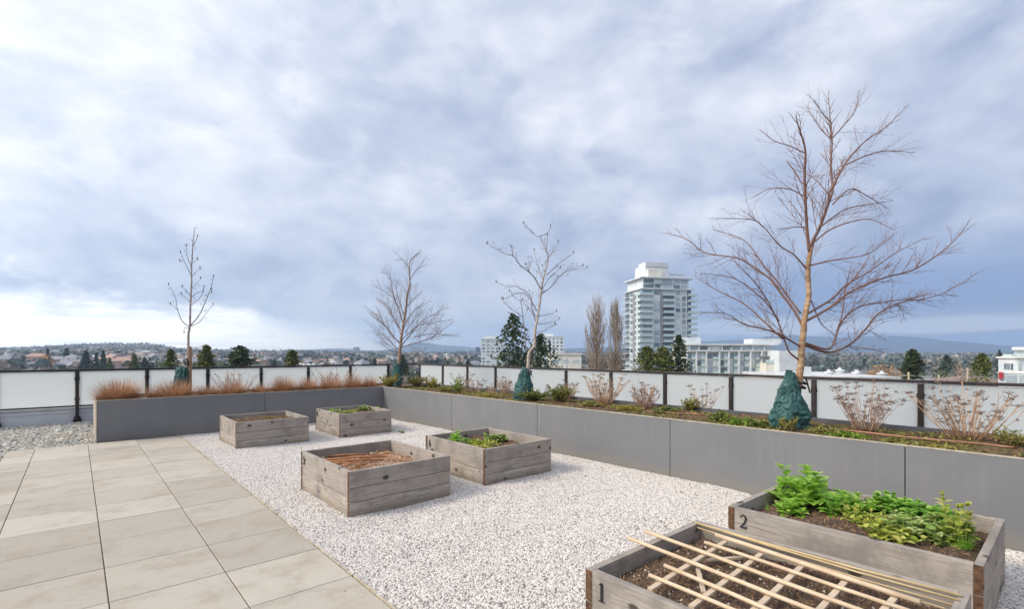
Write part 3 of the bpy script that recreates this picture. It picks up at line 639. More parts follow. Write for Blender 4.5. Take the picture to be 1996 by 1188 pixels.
def bare_tree(name, label, base, D, conv, trunk, limbs, r0, rtop, mats, seed, twig=(.18, .5), gap=.085, lr=.30, second=True, buds=0, sub_n=3, spread=.75):
    """trunk and limbs follow the photo's silhouette, each limb leaving in depth too; twigs fill in round them"""
    rr = random.Random(seed); t = thing(name, label, 'tree', base, 0, None)
    tp = smooth([base.copy()] + [atD(*conv(*p), D) for p in trunk]); n = len(tp); hh = tp[-1].z - tp[0].z
    m = MB(); rad = [r0 + (rtop - r0) * min(1, ((p.z - tp[0].z) / hh)) ** .8 for p in tp]; rad[0] *= 1.25
    m.tube([p + V(rr.uniform(-1, 1), rr.uniform(-1, 1), 0) * .004 for p in tp], rad, 10); m.build('trunk', mats[0], t)
    m = MB(); tw = MB()
    def twigs_on(path, Lmin, Lmax, r, start=.12, lev=0):
        d = 0; acc = gap * rr.random(); side = 1
        tot = sum((b - a).length for a, b in zip(path[:-1], path[1:])); gone = 0
        for a, b in zip(path[:-1], path[1:]):
            L = (b - a).length
            if L < 1e-6: continue
            tg = (b - a) / L; acc += L; gone += L; f = gone / tot
            while acc > gap * (1.0 if lev == 0 else .9):
                acc -= gap * (1.0 if lev == 0 else .9)
                if f < start: continue
                ax = tg.orthogonal().normalized(); ax.rotate(Matrix.Rotation(rr.random() * 6.28, 3, tg))
                dv = tg.copy(); dv.rotate(Matrix.Rotation(R(rr.uniform(20, 50)), 3, ax)); dv = (dv + V(0, 0, rr.uniform(-.05, .28))).normalized()
                LL = rr.uniform(Lmin, Lmax) * (1.18 - .92 * f); q = a.lerp(b, rr.random()); pts = [q]
                for k in range(4):
                    dv = (dv + V(rr.uniform(-1, 1), rr.uniform(-1, 1), rr.uniform(-.6, 1)) * .13).normalized(); pts.append(pts[-1] + dv * LL / 4)
                r1 = r * (.55 if lev == 0 else .7)
                tw.tube(pts, [r1, r1 * .8, r1 * .65, r1 * .5, r1 * .35], 4, 0, False)
                if buds and rr.random() < buds: tw.tube([pts[-1] - dv * .01, pts[-1] + dv * .012, pts[-1] + dv * .035], [r1 * .8, r1 * 2.6, r1 * .4], 5, 0, False)
                if lev == 0 and second and LL > Lmin * 1.1: twigs_on(pts, Lmin * .45, Lmax * .5, r1, .2, 1)
    for pl_ in limbs:
        fixed = None
        if isinstance(pl_[0], float): fixed, pl_ = pl_[0], pl_[1:]
        pts = pl_; dirn = rr.uniform(-1, 1) * spread
        raw = [conv(*p) for p in pts]; tot = 0; acc = [0]
        for a, b in zip(raw[:-1], raw[1:]): tot += math.hypot(b[0] - a[0], b[1] - a[1]); acc.append(tot)
        lm = tot / F * D
        P3 = []
        for (px, py), s in zip(raw, acc):
            off = dirn * lm * (s / tot) ** 1.2; P3.append(atD(px, py, D + off))
        P3 = smooth(P3); k = len(P3); rb = min(r0 * .34, max(.004, .0085 * lm ** .8 * (lr / .30)))
        if fixed: rb = fixed
        m.tube(P3, [rb * (1 - i / (k - 1)) ** .8 + .0022 for i in range(k)], 6)
        if buds: tw.tube([P3[-1] - V(0, 0, .01), P3[-1] + V(0, 0, .02), P3[-1] + V(0, 0, .05)], [.004, .012, .002], 5, 0, False)
        twigs_on(P3, twig[0], twig[1], max(.0034, rb * .5))
    twigs_on(tp[int(n * (.45 if rtop < .02 else .6)):], twig[0], twig[1], .005)
    m.build('limbs', mats[1], t); tw.build('twigs', mats[1], t)
    return t
cA = lambda x, y: (1300 + x / 2.013, 150 + y / 2.013)
baseA = atX(1543, 836, 6.15); baseA.z = .59; DA = depth(baseA)
bare_tree('bare_tree', 'tall bare tree with tan ringed trunk and wide reddish branches over the large watering bag', baseA, DA, cA,
    [(520, 1170), (530, 1050), (541, 950), (556, 850), (553, 760), (563, 670)],
    [[.019, (562, 690), (575, 640), (600, 590), (632, 500), (650, 440), (643, 350), (648, 250), (640, 160), (633, 62)], [.016, (560, 690), (549, 590), (540, 400), (543, 290), (515, 190), (505, 150)], [(640, 450), (700, 340), (780, 250), (860, 195), (950, 105)], [(648, 240), (690, 195), (740, 130), (752, 52)],
     [(535, 1050), (600, 1075), (650, 1080), (720, 1050), (780, 990), (830, 930), (920, 885), (1020, 870), (1100, 840), (1220, 770)], [(540, 1045), (640, 1066), (680, 970), (750, 905), (850, 885), (960, 870), (1040, 850)],
     [(545, 960), (640, 905), (720, 845), (850, 790), (960, 760), (1060, 700), (1130, 640), (1188, 565)], [(545, 935), (650, 870), (700, 820), (800, 760), (900, 690), (1010, 635)], [(672, 985), (690, 920), (700, 830), (722, 755)],
     [(518, 1112), (480, 1080), (460, 1030), (435, 960), (390, 870), (330, 790), (250, 710)], [(525, 1060), (440, 1010), (380, 990), (300, 970), (230, 930), (120, 925)], [(535, 985), (500, 920), (440, 840), (400, 790), (330, 740), (270, 710), (150, 690), (80, 640), (0, 612)],
     [(552, 760), (500, 700), (440, 660), (380, 590), (290, 520)], [(455, 1030), (380, 960), (300, 890), (200, 840), (110, 785)], [(525, 930), (480, 870), (430, 800), (380, 740), (300, 640), (180, 600)], [(440, 960), (400, 900), (350, 850), (260, 790), (130, 770)],
     [(541, 470), (480, 440), (400, 440), (335, 475)], [(543, 300), (480, 270), (420, 250), (362, 205)], [(575, 650), (640, 600), (720, 570), (800, 560), (890, 600)], [(563, 740), (650, 720), (720, 710), (800, 690), (890, 620)],
     [(600, 590), (700, 520), (800, 500), (890, 485)], [(650, 500), (720, 440), (790, 470), (870, 520)], [(690, 350), (780, 310), (860, 290), (975, 297)], [(540, 590), (500, 590), (430, 600)], [(470, 330), (520, 400), (538, 470)], [(640, 470), (580, 400), (520, 370)], [(645, 180), (610, 140), (575, 85)],
     [(640, 240), (600, 200), (555, 130)], [(555, 850), (600, 960), (640, 1000), (660, 1020)], [(700, 830), (760, 760), (800, 690)], [(380, 590), (330, 560), (170, 555)]],
      .046, .024, (BARK_A, TWIG_A), 21, (.18, .66), .074, .25, True)
cB = lambda x, y: (700 + x / 4.4, 490 + y / 4.4)
baseB = V(6.12, 11.45, .60); DB = depth(baseB)
bare_tree('bare_tree', 'bushy bare tree at the corner of the planter with a tall teal watering bag', baseB, DB, cB,
    [(340, 970), (350, 860), (365, 720), (385, 600), (405, 480), (412, 380), (435, 270), (430, 140), (440, 80), (510, 10)],
    [[(380, 640), (340, 500), (300, 400), (275, 270), (258, 200), (180, 185)], [(355, 790), (280, 720), (210, 620), (170, 560), (40, 470)], [(358, 720), (310, 600), (230, 480), (160, 430)], [(345, 860), (250, 760), (170, 700), (55, 600)], [(358, 820), (450, 700), (530, 610), (640, 540), (775, 478)],
     [(357, 825), (480, 790), (600, 750), (700, 690), (815, 605)], [(395, 700), (480, 580), (565, 495)], [(410, 480), (480, 400), (535, 355)], [(305, 410), (200, 340), (100, 290)], [(350, 885), (460, 890), (585, 840)], [(340, 870), (270, 850), (165, 775)], [(435, 250), (500, 150), (585, 115)], [(425, 150), (385, 80), (310, 75)],
     [(470, 740), (620, 712), (865, 730)], [(370, 700), (290, 560), (240, 470), (150, 400)], [(372, 690), (430, 560), (520, 470), (620, 430)], [(390, 560), (330, 380), (310, 250)], [(350, 800), (220, 640), (90, 540)], [(365, 760), (500, 650), (660, 610), (790, 590)], [(345, 880), (250, 800), (120, 680)]],
    .055, .008, (BARK_B, TWIG_B), 33, (.25, .8), .060, .26, True, spread=.9)
cC = lambda x, y: (920 + x / 3.3, 420 + y / 3.3)
baseC = atX(1027, 776, 6.15); baseC.z = .60; DC = depth(baseC)
bare_tree('bare_tree', 'slender bare tree with pale forked trunk in front of the dark spruce', baseC, DC, cC,
    [(360, 1010), (368, 890), (400, 840), (405, 750), (425, 640), (440, 540), (455, 430), (480, 330), (490, 260), (455, 180), (435, 130)],
    [[(366, 895), (345, 860), (345, 780), (330, 680), (315, 560), (290, 540), (240, 490)], [(412, 690), (385, 600), (375, 520), (290, 460), (230, 460), (155, 430)], [(440, 470), (400, 400), (360, 360), (300, 310), (265, 260), (215, 250), (98, 183)], [(435, 135), (410, 130), (330, 52)],
     [(482, 290), (520, 230), (555, 175)], [(445, 510), (520, 450), (590, 370), (740, 338)], [(480, 385), (560, 310), (652, 243)], [(410, 760), (470, 740), (535, 700)], [(425, 650), (480, 640), (545, 620)], [(412, 700), (480, 695), (560, 670)], [(418, 660), (350, 580), (325, 545)], [(460, 430), (425, 330), (400, 225)],
     [(440, 132), (490, 110), (505, 72)], [(480, 220), (485, 130)], [(332, 660), (250, 600), (190, 540)], [(588, 372), (620, 350), (715, 325)], [(450, 480), (500, 400), (570, 340)], [(360, 360), (380, 300), (345, 320)], [(265, 262), (255, 205)], [(420, 620), (360, 520), (300, 500), (200, 540)]],
    .042, .007, (BARK_C, TWIG_C), 45, (.10, .30), .075, .24, True, .5)
cD = lambda x, y: (280 + x / 3.96, 430 + y / 3.96)
baseD = V(1.55, 11.45, .60); DD = depth(baseD)
bare_tree('bare_tree', 'young narrow bare tree with upright branches standing among the orange grass tufts', baseD, DD, cD,
    [(340, 1090), (345, 900), (355, 820), (362, 650), (370, 480), (372, 330), (380, 200), (392, 55)],
    [[(353, 822), (300, 780), (265, 700), (240, 580), (193, 497)], [(262, 690), (240, 670), (208, 648)], [(357, 818), (430, 730), (480, 620), (520, 520), (540, 437)], [(358, 820), (430, 785), (480, 720), (535, 652)], [(362, 660), (440, 590), (465, 517)], [(365, 600), (410, 560), (460, 543)], [(369, 530), (440, 450)], [(370, 435), (435, 367)],
     [(366, 420), (320, 330), (285, 250)], [(366, 350), (337, 280), (332, 197)], [(373, 330), (415, 300)], [(362, 580), (298, 512)], [(360, 630), (290, 568)], [(382, 200), (415, 128)], [(350, 835), (315, 830), (312, 870)], [(300, 320), (278, 315)], [(515, 540), (530, 520), (525, 560)]],
      .034, .006, (BARK_D, TWIG_D), 57, (.06, .17), .15, .27, False, .9, spread=.6)
# stake beside the young tree
p = atY(371, 770, 11.3); st = thing('wooden_stake', 'slim wooden stake with a pale tie beside the young narrow tree', 'stake', (p.x, p.y, .58))
m = MB(); top = atY(371, 676, 11.3); m.box(p.x - .022, p.y - .022, .5, p.x + .022, p.y + .022, top.z); m.build('post', mottled('stake_wood', srgb(150, 120, 92), srgb(120, 92, 70), 12, .8), st)
m = MB(); q = atY(396, 675.5, 11.3); m.tube([V(p.x, p.y - .03, top.z - .02), V((p.x + q.x) / 2, p.y - .03, top.z - .015), V(q.x, p.y - .03, q.z)], .009, 6); m.build('cross_arm', mottled('pale_tie', srgb(206, 188, 150), srgb(186, 166, 128), 12, .8), st)

# ---- watering bags
def bag_mat():
    m, t = new_mat('green_tarpaulin'); tc = t.n('ShaderNodeTexCoord'); v = tc.outputs['Object']; a = t.noise(v, 6, 5, .6, .5)
    col = t.mix(t.sm(a, .3, .7), srgb(36, 70, 68), srgb(60, 96, 94)); b = t.noise(v, 22, 3); col = t.mix(t.m('MULTIPLY', t.sm(b, .55, .75), .4), col, srgb(128, 166, 166))  # pale flecks paint whitish highlights into the sack colour
    finish(t, col, .62, t.noise(v, 60, 3), .15, .003, spec=.3); return m
BAG = bag_mat(); STRAP = mottled('black_webbing', (.012, .011, .012), (.03, .022, .02), 30, .7)
def bag(label, base, prof, lean, seed, neck, fold=.034):
    """prof: list of (height, half width); wrinkled tarpaulin sack laced round a trunk"""
    t = thing('watering_bag', label, 'watering bag', base, 0, 'green watering bags laced round the young trees')
    nu, nv = 132, 100; m = MB(); hs = prof[-1][0]
    def wid(h):
        for (a, wa), (b_, wb) in zip(prof[:-1], prof[1:]):
            if a <= h <= b_:
                f = (h - a) / (b_ - a); f = f * f * (3 - 2 * f) * .5 + f * .5; return wa + (wb - wa) * f
        return prof[-1][1]
    for j in range(nv + 1):
        h = hs * j / nv; w = wid(h); c = base + RGT * (lean[0] * (h / hs) ** 1.3) + FWD * (lean[1] * h / hs)
        for i in range(nu):
            a = 2 * math.pi * i / nu; u = V(math.cos(a), math.sin(a), h / hs * 1.6)
            f = h / hs
            rg = 1 - abs(mnoise.noise(V(u.x * 1.2 + u.z * .5, u.y * 1.2 - u.z * .4, u.z * 3.4 + seed)) * 2)          # cross folds
            rg2 = 1 - abs(mnoise.noise(V(u.x * 2.6 + u.z, u.y * 2.6 + u.z * .7, u.z * 4.5 + seed + 9)) * 2.4)
            vert = math.cos(a * 9 + 2.2 * mnoise.noise(V(u.x, u.y, u.z * 2 + seed)))                               # gathers near the neck
            rg3 = abs(mnoise.noise(V(u.x * 5.5 - u.z, u.y * 5.5 + u.z, u.z * 8 + seed))) * 2
            cr = lambda q: max(0.0, 1 - abs(q) * 6) ** 1.3
            c1 = cr(mnoise.noise(V(u.x * 1.5 + u.z * .9, u.y * 1.5 - u.z * .6, u.z * 3.0 + seed + 4))); c2 = cr(mnoise.noise(V(u.x * 2.4 - u.z, u.y * 2.4 + u.z, u.z * 4.2 + seed + 15)))
            bl = mnoise.noise(V(u.x * 1.6, u.y * 1.6, u.z * 3.2 + seed + 30))
            k = fold * (.55 * (rg - .5) - .95 * c1 - .65 * c2 + 1.1 * bl - .18 * (rg3 - .4) + .25) * (1 - .45 * f) + fold * .30 * vert * f ** 2 * min(1, w / .06)
            r = max(.012, w + k * min(1, w / .12)); r_f = r * .74
            q = c + RGT * (math.cos(a) * r) + FWD * (math.sin(a) * r_f) + V(0, 0, h + .018 * mnoise.noise(V(u.x * 2, u.y * 2, seed)) * min(1, 2 * f)); m.v.append(tuple(q))
    for j in range(nv):
        for i in range(nu):
            a = j * nu + i; b_ = j * nu + (i + 1) % nu; m.f.append((a, b_, b_ + nu, a + nu)); m.mi.append(0); m.sm.append(True)
    m.build('sack', BAG, t)
    m = MB(); zt = base.z + hs
    for k in range(2):
        pts = []
        for i in range(13):
            a = 2 * math.pi * i / 12; pts.append(neck + V(math.cos(a) * (.062 - .01 * k), math.sin(a) * (.062 - .01 * k), -.02 - .05 * k + .02 * math.sin(a)))
        m.tube(pts, .011, 5)
    m.bar(neck + RGT * .03 - FWD * .055 + V(0, 0, .03), neck + RGT * .075 - FWD * .06 + V(0, 0, -.14), .03, .006)
    m.build('strap', STRAP, t)
    m = MB(); a0 = base + RGT * (lean[0]) + FWD * lean[1]
    m.face([a0 - RGT * .045 + V(0, 0, hs - .06), a0 + RGT * .03 - FWD * .02 + V(0, 0, hs - .05), a0 + RGT * .015 - FWD * .02 + V(0, 0, hs + .03), a0 - RGT * .05 + V(0, 0, hs + .035)])
    m.face([a0 - RGT * .05 + V(0, 0, hs + .035), a0 + RGT * .015 - FWD * .02 + V(0, 0, hs + .03), a0 + FWD * .03 + V(0, 0, hs - .05)])
    m.build('filler_flap', BAG, t); return t
pxm = DA / F
bag('large crumpled teal watering bag at the foot of the tall reddish tree', baseA + RGT * (-8 * pxm) - FWD * .06 + V(0, 0, -.01), [(0, .155), (.06, .200), (.16, .212), (.30, .172), (.45, .115), (.58, .064), (.655, .05)], (.012, .03), 3.0, atD(1560, 742, DA))
pxm = DC / F
bag('tall slack teal watering bag behind the sprawling green juniper', baseC + RGT * (-7 * pxm) - FWD * .05, [(0, .17), (.1, .185), (.25, .15), (.42, .105), (.54, .07), (.58, .055)], (.03, .03), 11.0, atD(1030, 722, DC), .03)
pxm = DB / F
bag('upright teal watering bag at the planter corner tree', baseB + RGT * (2 * pxm) - FWD * .05, [(0, .11), (.2, .125), (.4, .12), (.54, .105), (.58, .09)], (.0, .02), 17.0, atD(779, 712, DB), .02)
pxm = DD / F
bag('small teal watering bag half hidden by the orange grass', baseD + RGT * (0 * pxm) - FWD * .05, [(0, .13), (.2, .145), (.4, .13), (.53, .11), (.58, .09)], (.02, .02), 23.0, atD(365, 702, DD), .03)

# ---- ornamental grass tufts
TUFT = leafy('dry_grass', srgb(140, 98, 70), srgb(190, 146, 110), srgb(218, 186, 154), .25, .8); TUFTG = leafy('dry_grass_grey', srgb(146, 120, 104), srgb(178, 150, 128), srgb(150, 128, 124), .3, .8)
def tuft(label, base, h, spread, n, mat, seed, w=.006, cat='ornamental grass', name='grass_tuft', group='dry orange grass tufts along the planter'):
    rr = random.Random(seed); m = MB()
    for i in range(n):
        a = rr.uniform(0, 6.28); rr_ = math.sqrt(rr.random()) * spread * .20; p = base + V(math.cos(a) * rr_, math.sin(a) * rr_ * .8, rr.uniform(-.02, .01))
        th = 1.32 * rr.random() ** .62; a2 = a + rr.gauss(0, .5); d = V(math.cos(a2) * math.sin(th), math.sin(a2) * math.sin(th), math.cos(th))
        L = 1 / math.sqrt((math.sin(th) / (spread * .47)) ** 2 + (math.cos(th) / h) ** 2); m.blade(p, d, L * rr.uniform(.55, 1.08), w * rr.uniform(.7, 1.25), rr.uniform(-.1, .6), 4)
    return tag(m.build(name, mat, None, base), label, cat, group)
tufts = [(232, 776, .36, .72, 620, 'round orange-brown grass tuft at the open end of the planter'), (340, 771, .36, .66, 560, 'orange-brown grass tuft beneath the young narrow tree'), (300, 774, .30, .30, 160, 'thin grass tuft filling the gap before the young tree'), (405, 772, .24, .5, 260, 'low thin grass tuft beside the young tree'),
         (455, 769, .27, .55, 380, 'pale low grass tuft where the front panels meet'), (508, 768, .24, .4, 240, 'short brown grass tuft just past the panel joint'), (552, 766, .37, .52, 480, 'tall orange grass tuft between two railing posts'), (600, 764, .33, .5, 420, 'brown grass tuft midway along the planter'), (645, 762, .36, .5, 430, 'fluffy tan grass tuft towards the planter corner'), (690, 760, .34, .48, 420, 'orange grass tuft near the planter corner'), (722, 758, .33, .4, 300, 'last orange grass tuft before the corner shrub')]
for i, (px, py, h, sp, n, lab) in enumerate(tufts):
    p = atY(px, py, 11.0 if i not in (2, 3) else 11.25); p.z = soil_h(p.x, p.y) - .01; tuft(lab, p, h * 1.2, sp * 1.3, int(n * 5), TUFT, 100 + i, .0055)
# mounds of dead blades between the tufts
m = MB(); rr = random.Random(71)
for i in range(900):
    x = rr.uniform(.35, 5.6); y = rr.uniform(10.66, 11.5); a = rr.uniform(0, 6.28); m.blade(V(x, y, soil_h(x, y)), V(math.cos(a), math.sin(a), rr.uniform(.2, 1.2)), rr.uniform(.05, .12), .007, .8, 2)
kind(m.build('dead_grass', leafy('dead_thatch', srgb(120, 80, 52), srgb(164, 112, 72), srgb(184, 140, 98), .2, .85)), 'stuff')

# ---- dead hydrangeas: fans of bare canes with flower-head skeletons
CANE = mottled('bare_cane', srgb(208, 174, 140), srgb(168, 128, 98), 6, .75, isl=.6); CANE2 = mottled('pinkish_cane', srgb(196, 164, 142), srgb(156, 124, 108), 6, .75, isl=.6); HEAD = mottled('dried_flower', srgb(140, 122, 108), srgb(104, 88, 78), 30, .9, isl=.5)
def dead_shrub(label, base, h, spread, n, mat, seed, heads=.7, r=.006):
    rr = random.Random(seed); t = thing('hydrangea', label, 'shrub', base, 0, 'leafless shrubs in the long planter'); m = MB(); hd = MB()
    def head(q, s):
        for k in range(rr.randint(9, 15)):
            o = V(rr.gauss(0, 1) * s, rr.gauss(0, 1) * s, rr.gauss(0, .35) * s); hd.rod(q - V(0, 0, s * .8), q + o, .0016, 3); hd.quad(q + o, s * rr.uniform(.45, .8))
    for i in range(n):
        a = rr.uniform(0, 6.28); k = math.sqrt(rr.random()); p = base + V(math.cos(a), math.sin(a), 0) * (k * spread * .14) + V(0, 0, -.02)
        d = V(math.cos(a) * k * spread / h * .85, math.sin(a) * k * spread * .75 / h * .85, 1).normalized(); L = h * rr.uniform(.5, 1.05) * (1 + .12 * k); pts = [p]
        for s in range(5):
            d = (d + V(rr.gauss(0, .10), rr.gauss(0, .10), .07)).normalized(); pts.append(pts[-1] + d * L / 5)
        r1 = r * rr.uniform(.7, 1.15); m.tube(pts, [r1, r1 * .95, r1 * .85, r1 * .75, r1 * .6, r1 * .45], 5, 0, True)
        for s in range(2, 6):                                                # side shoots and nodes
            if rr.random() < .85:
                a2 = rr.uniform(0, 6.28); dv = (d + V(math.cos(a2), math.sin(a2), .4) * .7).normalized(); LL = L * rr.uniform(.10, .24); q = pts[s - 1].lerp(pts[s], rr.random()); e = q + dv * LL
                m.tube([q, q + dv * LL * .5 + V(0, 0, .005), e], [r1 * .55, r1 * .45, r1 * .35], 4, 0, False)
                if rr.random() < heads * .6: head(e, rr.uniform(.010, .02))
        if rr.random() < heads: head(pts[-1], rr.uniform(.014, .028))
    m.build('canes', mat, t)
    if hd.v: hd.build('flower_heads', HEAD, t)
    # fallen stubs at the foot
    m = MB()
    for i in range(int(n * 1.4)):
        a = rr.uniform(0, 6.28); rr_ = rr.random() * spread * .3; p = base + V(math.cos(a) * rr_, math.sin(a) * rr_, -.01); d = V(math.cos(a + rr.gauss(0, .8)), math.sin(a + rr.gauss(0, .8)), rr.uniform(.05, .8)); m.blade(p, d, rr.uniform(.05, .16), .009, .4, 2)
    m.build('litter_skirt', TUFT, t); return t
def at_soil(px, py):
    p = atZ(px, py, .605); p.z = soil_h(p.x, p.y); return p
hyd = [(1690, 843, .52, .58, 44, CANE2, .9, 'pinkish hydrangea stems with dry flower heads beyond the large watering bag'), (1888, 858, .58, .82, 52, CANE, .75, 'big fan of tan hydrangea canes in the planter at the near end'),
       (1256, 797, .42, .52, 52, CANE2, .55, 'round pinkish hydrangea clump between two railing posts, beyond the green ground cover'), (1178, 786, .52, .66, 54, CANE, .5, 'tall tan hydrangea canes in front of the bare poplars'), (1108, 778, .34, .44, 46, CANE, .6, 'tan hydrangea canes hiding a railing post beside the green juniper'),
       (986, 770, .36, .40, 46, CANE2, .3, 'upright pinkish canes beside the slack watering bag'), (925, 764, .34, .5, 26, CANE2, .6, 'sparse grey canes behind yellow-green leaves'), (900, 760, .42, .45, 18, CANE2, .8, 'thin hydrangea stems with dried heads two posts from the planter corner'), (1372, 800, .40, .5, 16, CANE2, .6, 'few crooked canes rising from the green ground cover'), (832, 752, .3, .5, 30, CANE, .3, 'tangled canes next to the planter corner'), (955, 768, .26, .35, 22, CANE, .4, 'short canes between two railing posts before the watering bag')]
for i, (px, py, h, sp, n, mt, hd_, lab) in enumerate(hyd): dead_shrub(lab, at_soil(px, py), h, sp, int(n * .85), mt, 300 + i, hd_, .0046 if px > 1600 else .0058)
# bare grey stems behind the orange grass
for i, px in enumerate((442, 470, 640, 668)):
    p = atY(px, 765, 11.75); p.z = .60; dead_shrub(('wispy bare stems behind the pale low grass tuft', 'leaning bare stems behind the short brown grass', 'bare stems showing through the fluffy tan grass', 'bare stems behind the orange grass near the corner')[i], p, .48, .5, 26, CANE2, 330 + i, .1, .005)

# ---- green shrubs and ground cover
JUN = leafy('juniper_green', srgb(58, 74, 34), srgb(104, 120, 52), srgb(160, 164, 86), .25); OLIVE = leafy('olive_cover', srgb(82, 90, 38), srgb(136, 140, 64), srgb(178, 170, 98), .25); LIME = leafy('fresh_green', srgb(70, 104, 28), srgb(112, 150, 42), srgb(164, 186, 78), .35); YEL = leafy('yellow_green', srgb(110, 110, 44), srgb(160, 150, 70), srgb(186, 170, 96), .3)
def low_shrub(name, label, base, h, spread, n, mat, seed, leaf=.03, cat='shrub', group=None, arch=.7):
    rr = random.Random(seed); t = thing(name, label, cat, base, 0, group); m = MB(); sm_ = MB()
    for i in range(n):
        a = rr.uniform(0, 6.28); k = math.sqrt(rr.random()); d = V(math.cos(a) * k * spread / h * .5, math.sin(a) * k * spread / h * .4, 1).normalized(); L = math.hypot(h, k * spread * .5) * rr.uniform(.6, 1.05); pts = [base + V(rr.gauss(0, .03), rr.gauss(0, .03), -.02)]
        for s in range(5): d = (d + V(rr.gauss(0, .12), rr.gauss(0, .12), -arch * .12)).normalized(); pts.append(pts[-1] + d * L / 5)
        sm_.tube(pts, [.004, .0035, .003, .0025, .002, .0015], 4, 0, False)
        for s in range(1, 6):
            for q in range(5):
                c = pts[s - 1].lerp(pts[s], rr.random()); a2 = rr.uniform(0, 6.28); dv = (d * .7 + V(math.cos(a2), math.sin(a2), rr.uniform(-.2, .6))).normalized(); m.leaf(c, dv, V(rr.gauss(0, .4), rr.gauss(0, .4), 1), leaf * rr.uniform(.7, 1.3), leaf * .42, .3, .3)
    sm_.build('stems', CANE, t); m.build('foliage', mat, t); return t
low_shrub('juniper', 'sprawling green juniper in front of the slack watering bag', at_soil(1042, 783), .22, .62, 70, JUN, 401, .045)
low_shrub('juniper', 'olive juniper spreading beside the canes that hide a post', at_soil(1092, 785), .30, .60, 60, JUN, 402, .045)
low_shrub('evergreen_shrub', 'yellow-green shrub beside the corner watering bag', V(5.72, 11.1, .60), .34, .55, 50, YEL, 403, .05)
low_shrub('evergreen_shrub', 'yellow-green leafy sprig in front of sparse grey canes', at_soil(893, 765), .36, .3, 16, LIME, 404, .05)
low_shrub('evergreen_shrub', 'olive shrub against the railing next to the planter corner', at_soil(812, 752), .30, .6, 44, OLIVE, 405, .05)
low_shrub('evergreen_shrub', 'spiky olive shrub under the crooked canes', at_soil(1350, 800), .20, .45, 40, OLIVE, 406, .04)
low_shrub('ground_cover_shrub', 'bright green mat of leaves by the wall before the large watering bag', at_soil(1440, 829), .12, .50, 64, LIME, 407, .035, 'ground cover')
low_shrub('ground_cover_shrub', 'darker green mat of leaves beyond the bright green mat', at_soil(1402, 818), .12, .48, 60, JUN, 408, .035, 'ground cover')
low_shrub('ground_cover_shrub', 'green sprig growing up against the large watering bag', atZ(1536, 842, .61), .17, .22, 20, OLIVE, 409, .035, 'ground cover')
low_shrub('ground_cover_shrub', 'grey-green mat beside the foot of the large watering bag', at_soil(1610, 846), .09, .45, 50, OLIVE, 410, .03, 'ground cover')
low_shrub('ground_cover_shrub', 'pale grey-green sprigs at the frame edge past the big hydrangea', at_soil(1978, 872), .16, .4, 40, OLIVE, 411, .03, 'ground cover')
for i, (px, py, h, sp, mt, lab) in enumerate(((1150, 792, .11, .5, OLIVE, 'olive mat at the feet of the tall tan hydrangea canes'), (1228, 800, .09, .45, YEL, 'yellowish mat between the tall tan canes and the round pinkish clump'), (1300, 806, .09, .4, JUN, 'dark green mat just past the round pinkish clump'), (1475, 832, .13, .45, JUN, 'green mat of leaves hard against the large watering bag'), (1650, 852, .08, .5, LIME, 'fresh green mat at the foot of the pinkish hydrangea stems'), (1745, 862, .07, .5, OLIVE, 'olive mat along the wall between the two last hydrangeas'), (1830, 872, .07, .5, YEL, 'yellow-green mat below the big fan of canes'), (950, 776, .10, .5, YEL, 'yellow-green mat in front of the short canes'), (870, 764, .14, .45, OLIVE, 'olive mat between the corner and the sparse grey canes'))):
    low_shrub('ground_cover_shrub', lab, at_soil(px, py), h, sp, 60, mt, 420 + i, .034, 'ground cover')
low_shrub('evergreen_shrub', 'yellowish sprig in the corner where the canes tangle', at_soil(845, 757), .24, .45, 36, YEL, 412, .045)
m = MB(); rr = random.Random(91)
for i in range(26000):
    y = -2.4 + (YW + 2.4) * rr.random(); x = XW + .06 + (rr.random() ** 1.3) * 1.45
    if mnoise.noise(V(x * 1.4, y * 1.4, 5)) + .35 * mnoise.noise(V(x * 5, y * 5, 2)) < -.06: continue
    a = rr.uniform(0, 6.28); m.leaf(V(x, y, soil_h(x, y) + rr.uniform(-.004, .018)), V(math.cos(a), math.sin(a), rr.uniform(0, .9)), V(0, 0, 1), rr.uniform(.018, .042), .014, .3, .2)
kind(m.build('moss_vegetation', OLIVE), 'stuff')
m = MB(); rr = random.Random(92)
for i in range(5000):
    y = -2.4 + (YW + 2.4) * rr.random(); x = XW + .06 + rr.random() * 1.48; a = rr.uniform(0, 6.28)
    m.leaf(V(x, y, soil_h(x, y) + .004), V(math.cos(a), math.sin(a), rr.uniform(0, .35)), V(rr.gauss(0, .3), rr.gauss(0, .3), 1), rr.uniform(.02, .05), .02, .5, .3)
kind(m.build('dry_leaves', leafy('dry_leaves', srgb(92, 62, 42), srgb(142, 98, 62), srgb(178, 132, 90), .15)), 'stuff')
# copper-coloured drip pipe lying on the soil
PIPE = mottled('copper_pipe', srgb(176, 128, 100), srgb(140, 98, 76), 6, .6)
for lab, pts in (('copper-coloured pipe lying on the planter soil between the two last hydrangeas', [(1640, 838), (1715, 848), (1800, 856), (1880, 864), (1975, 873)]), ('tan pipe lying on the soil in front of the round pinkish hydrangea', [(1262, 803), (1310, 806), (1372, 809)])):
    P3 = [atZ(x, y, .625) + V(0, 0, .006 * (k % 2)) for k, (x, y) in enumerate(pts)]; m = MB(); m.tube(smooth(P3), .008, 8); tag(m.build('irrigation_pipe', PIPE, None, P3[0]), lab, 'pipe')

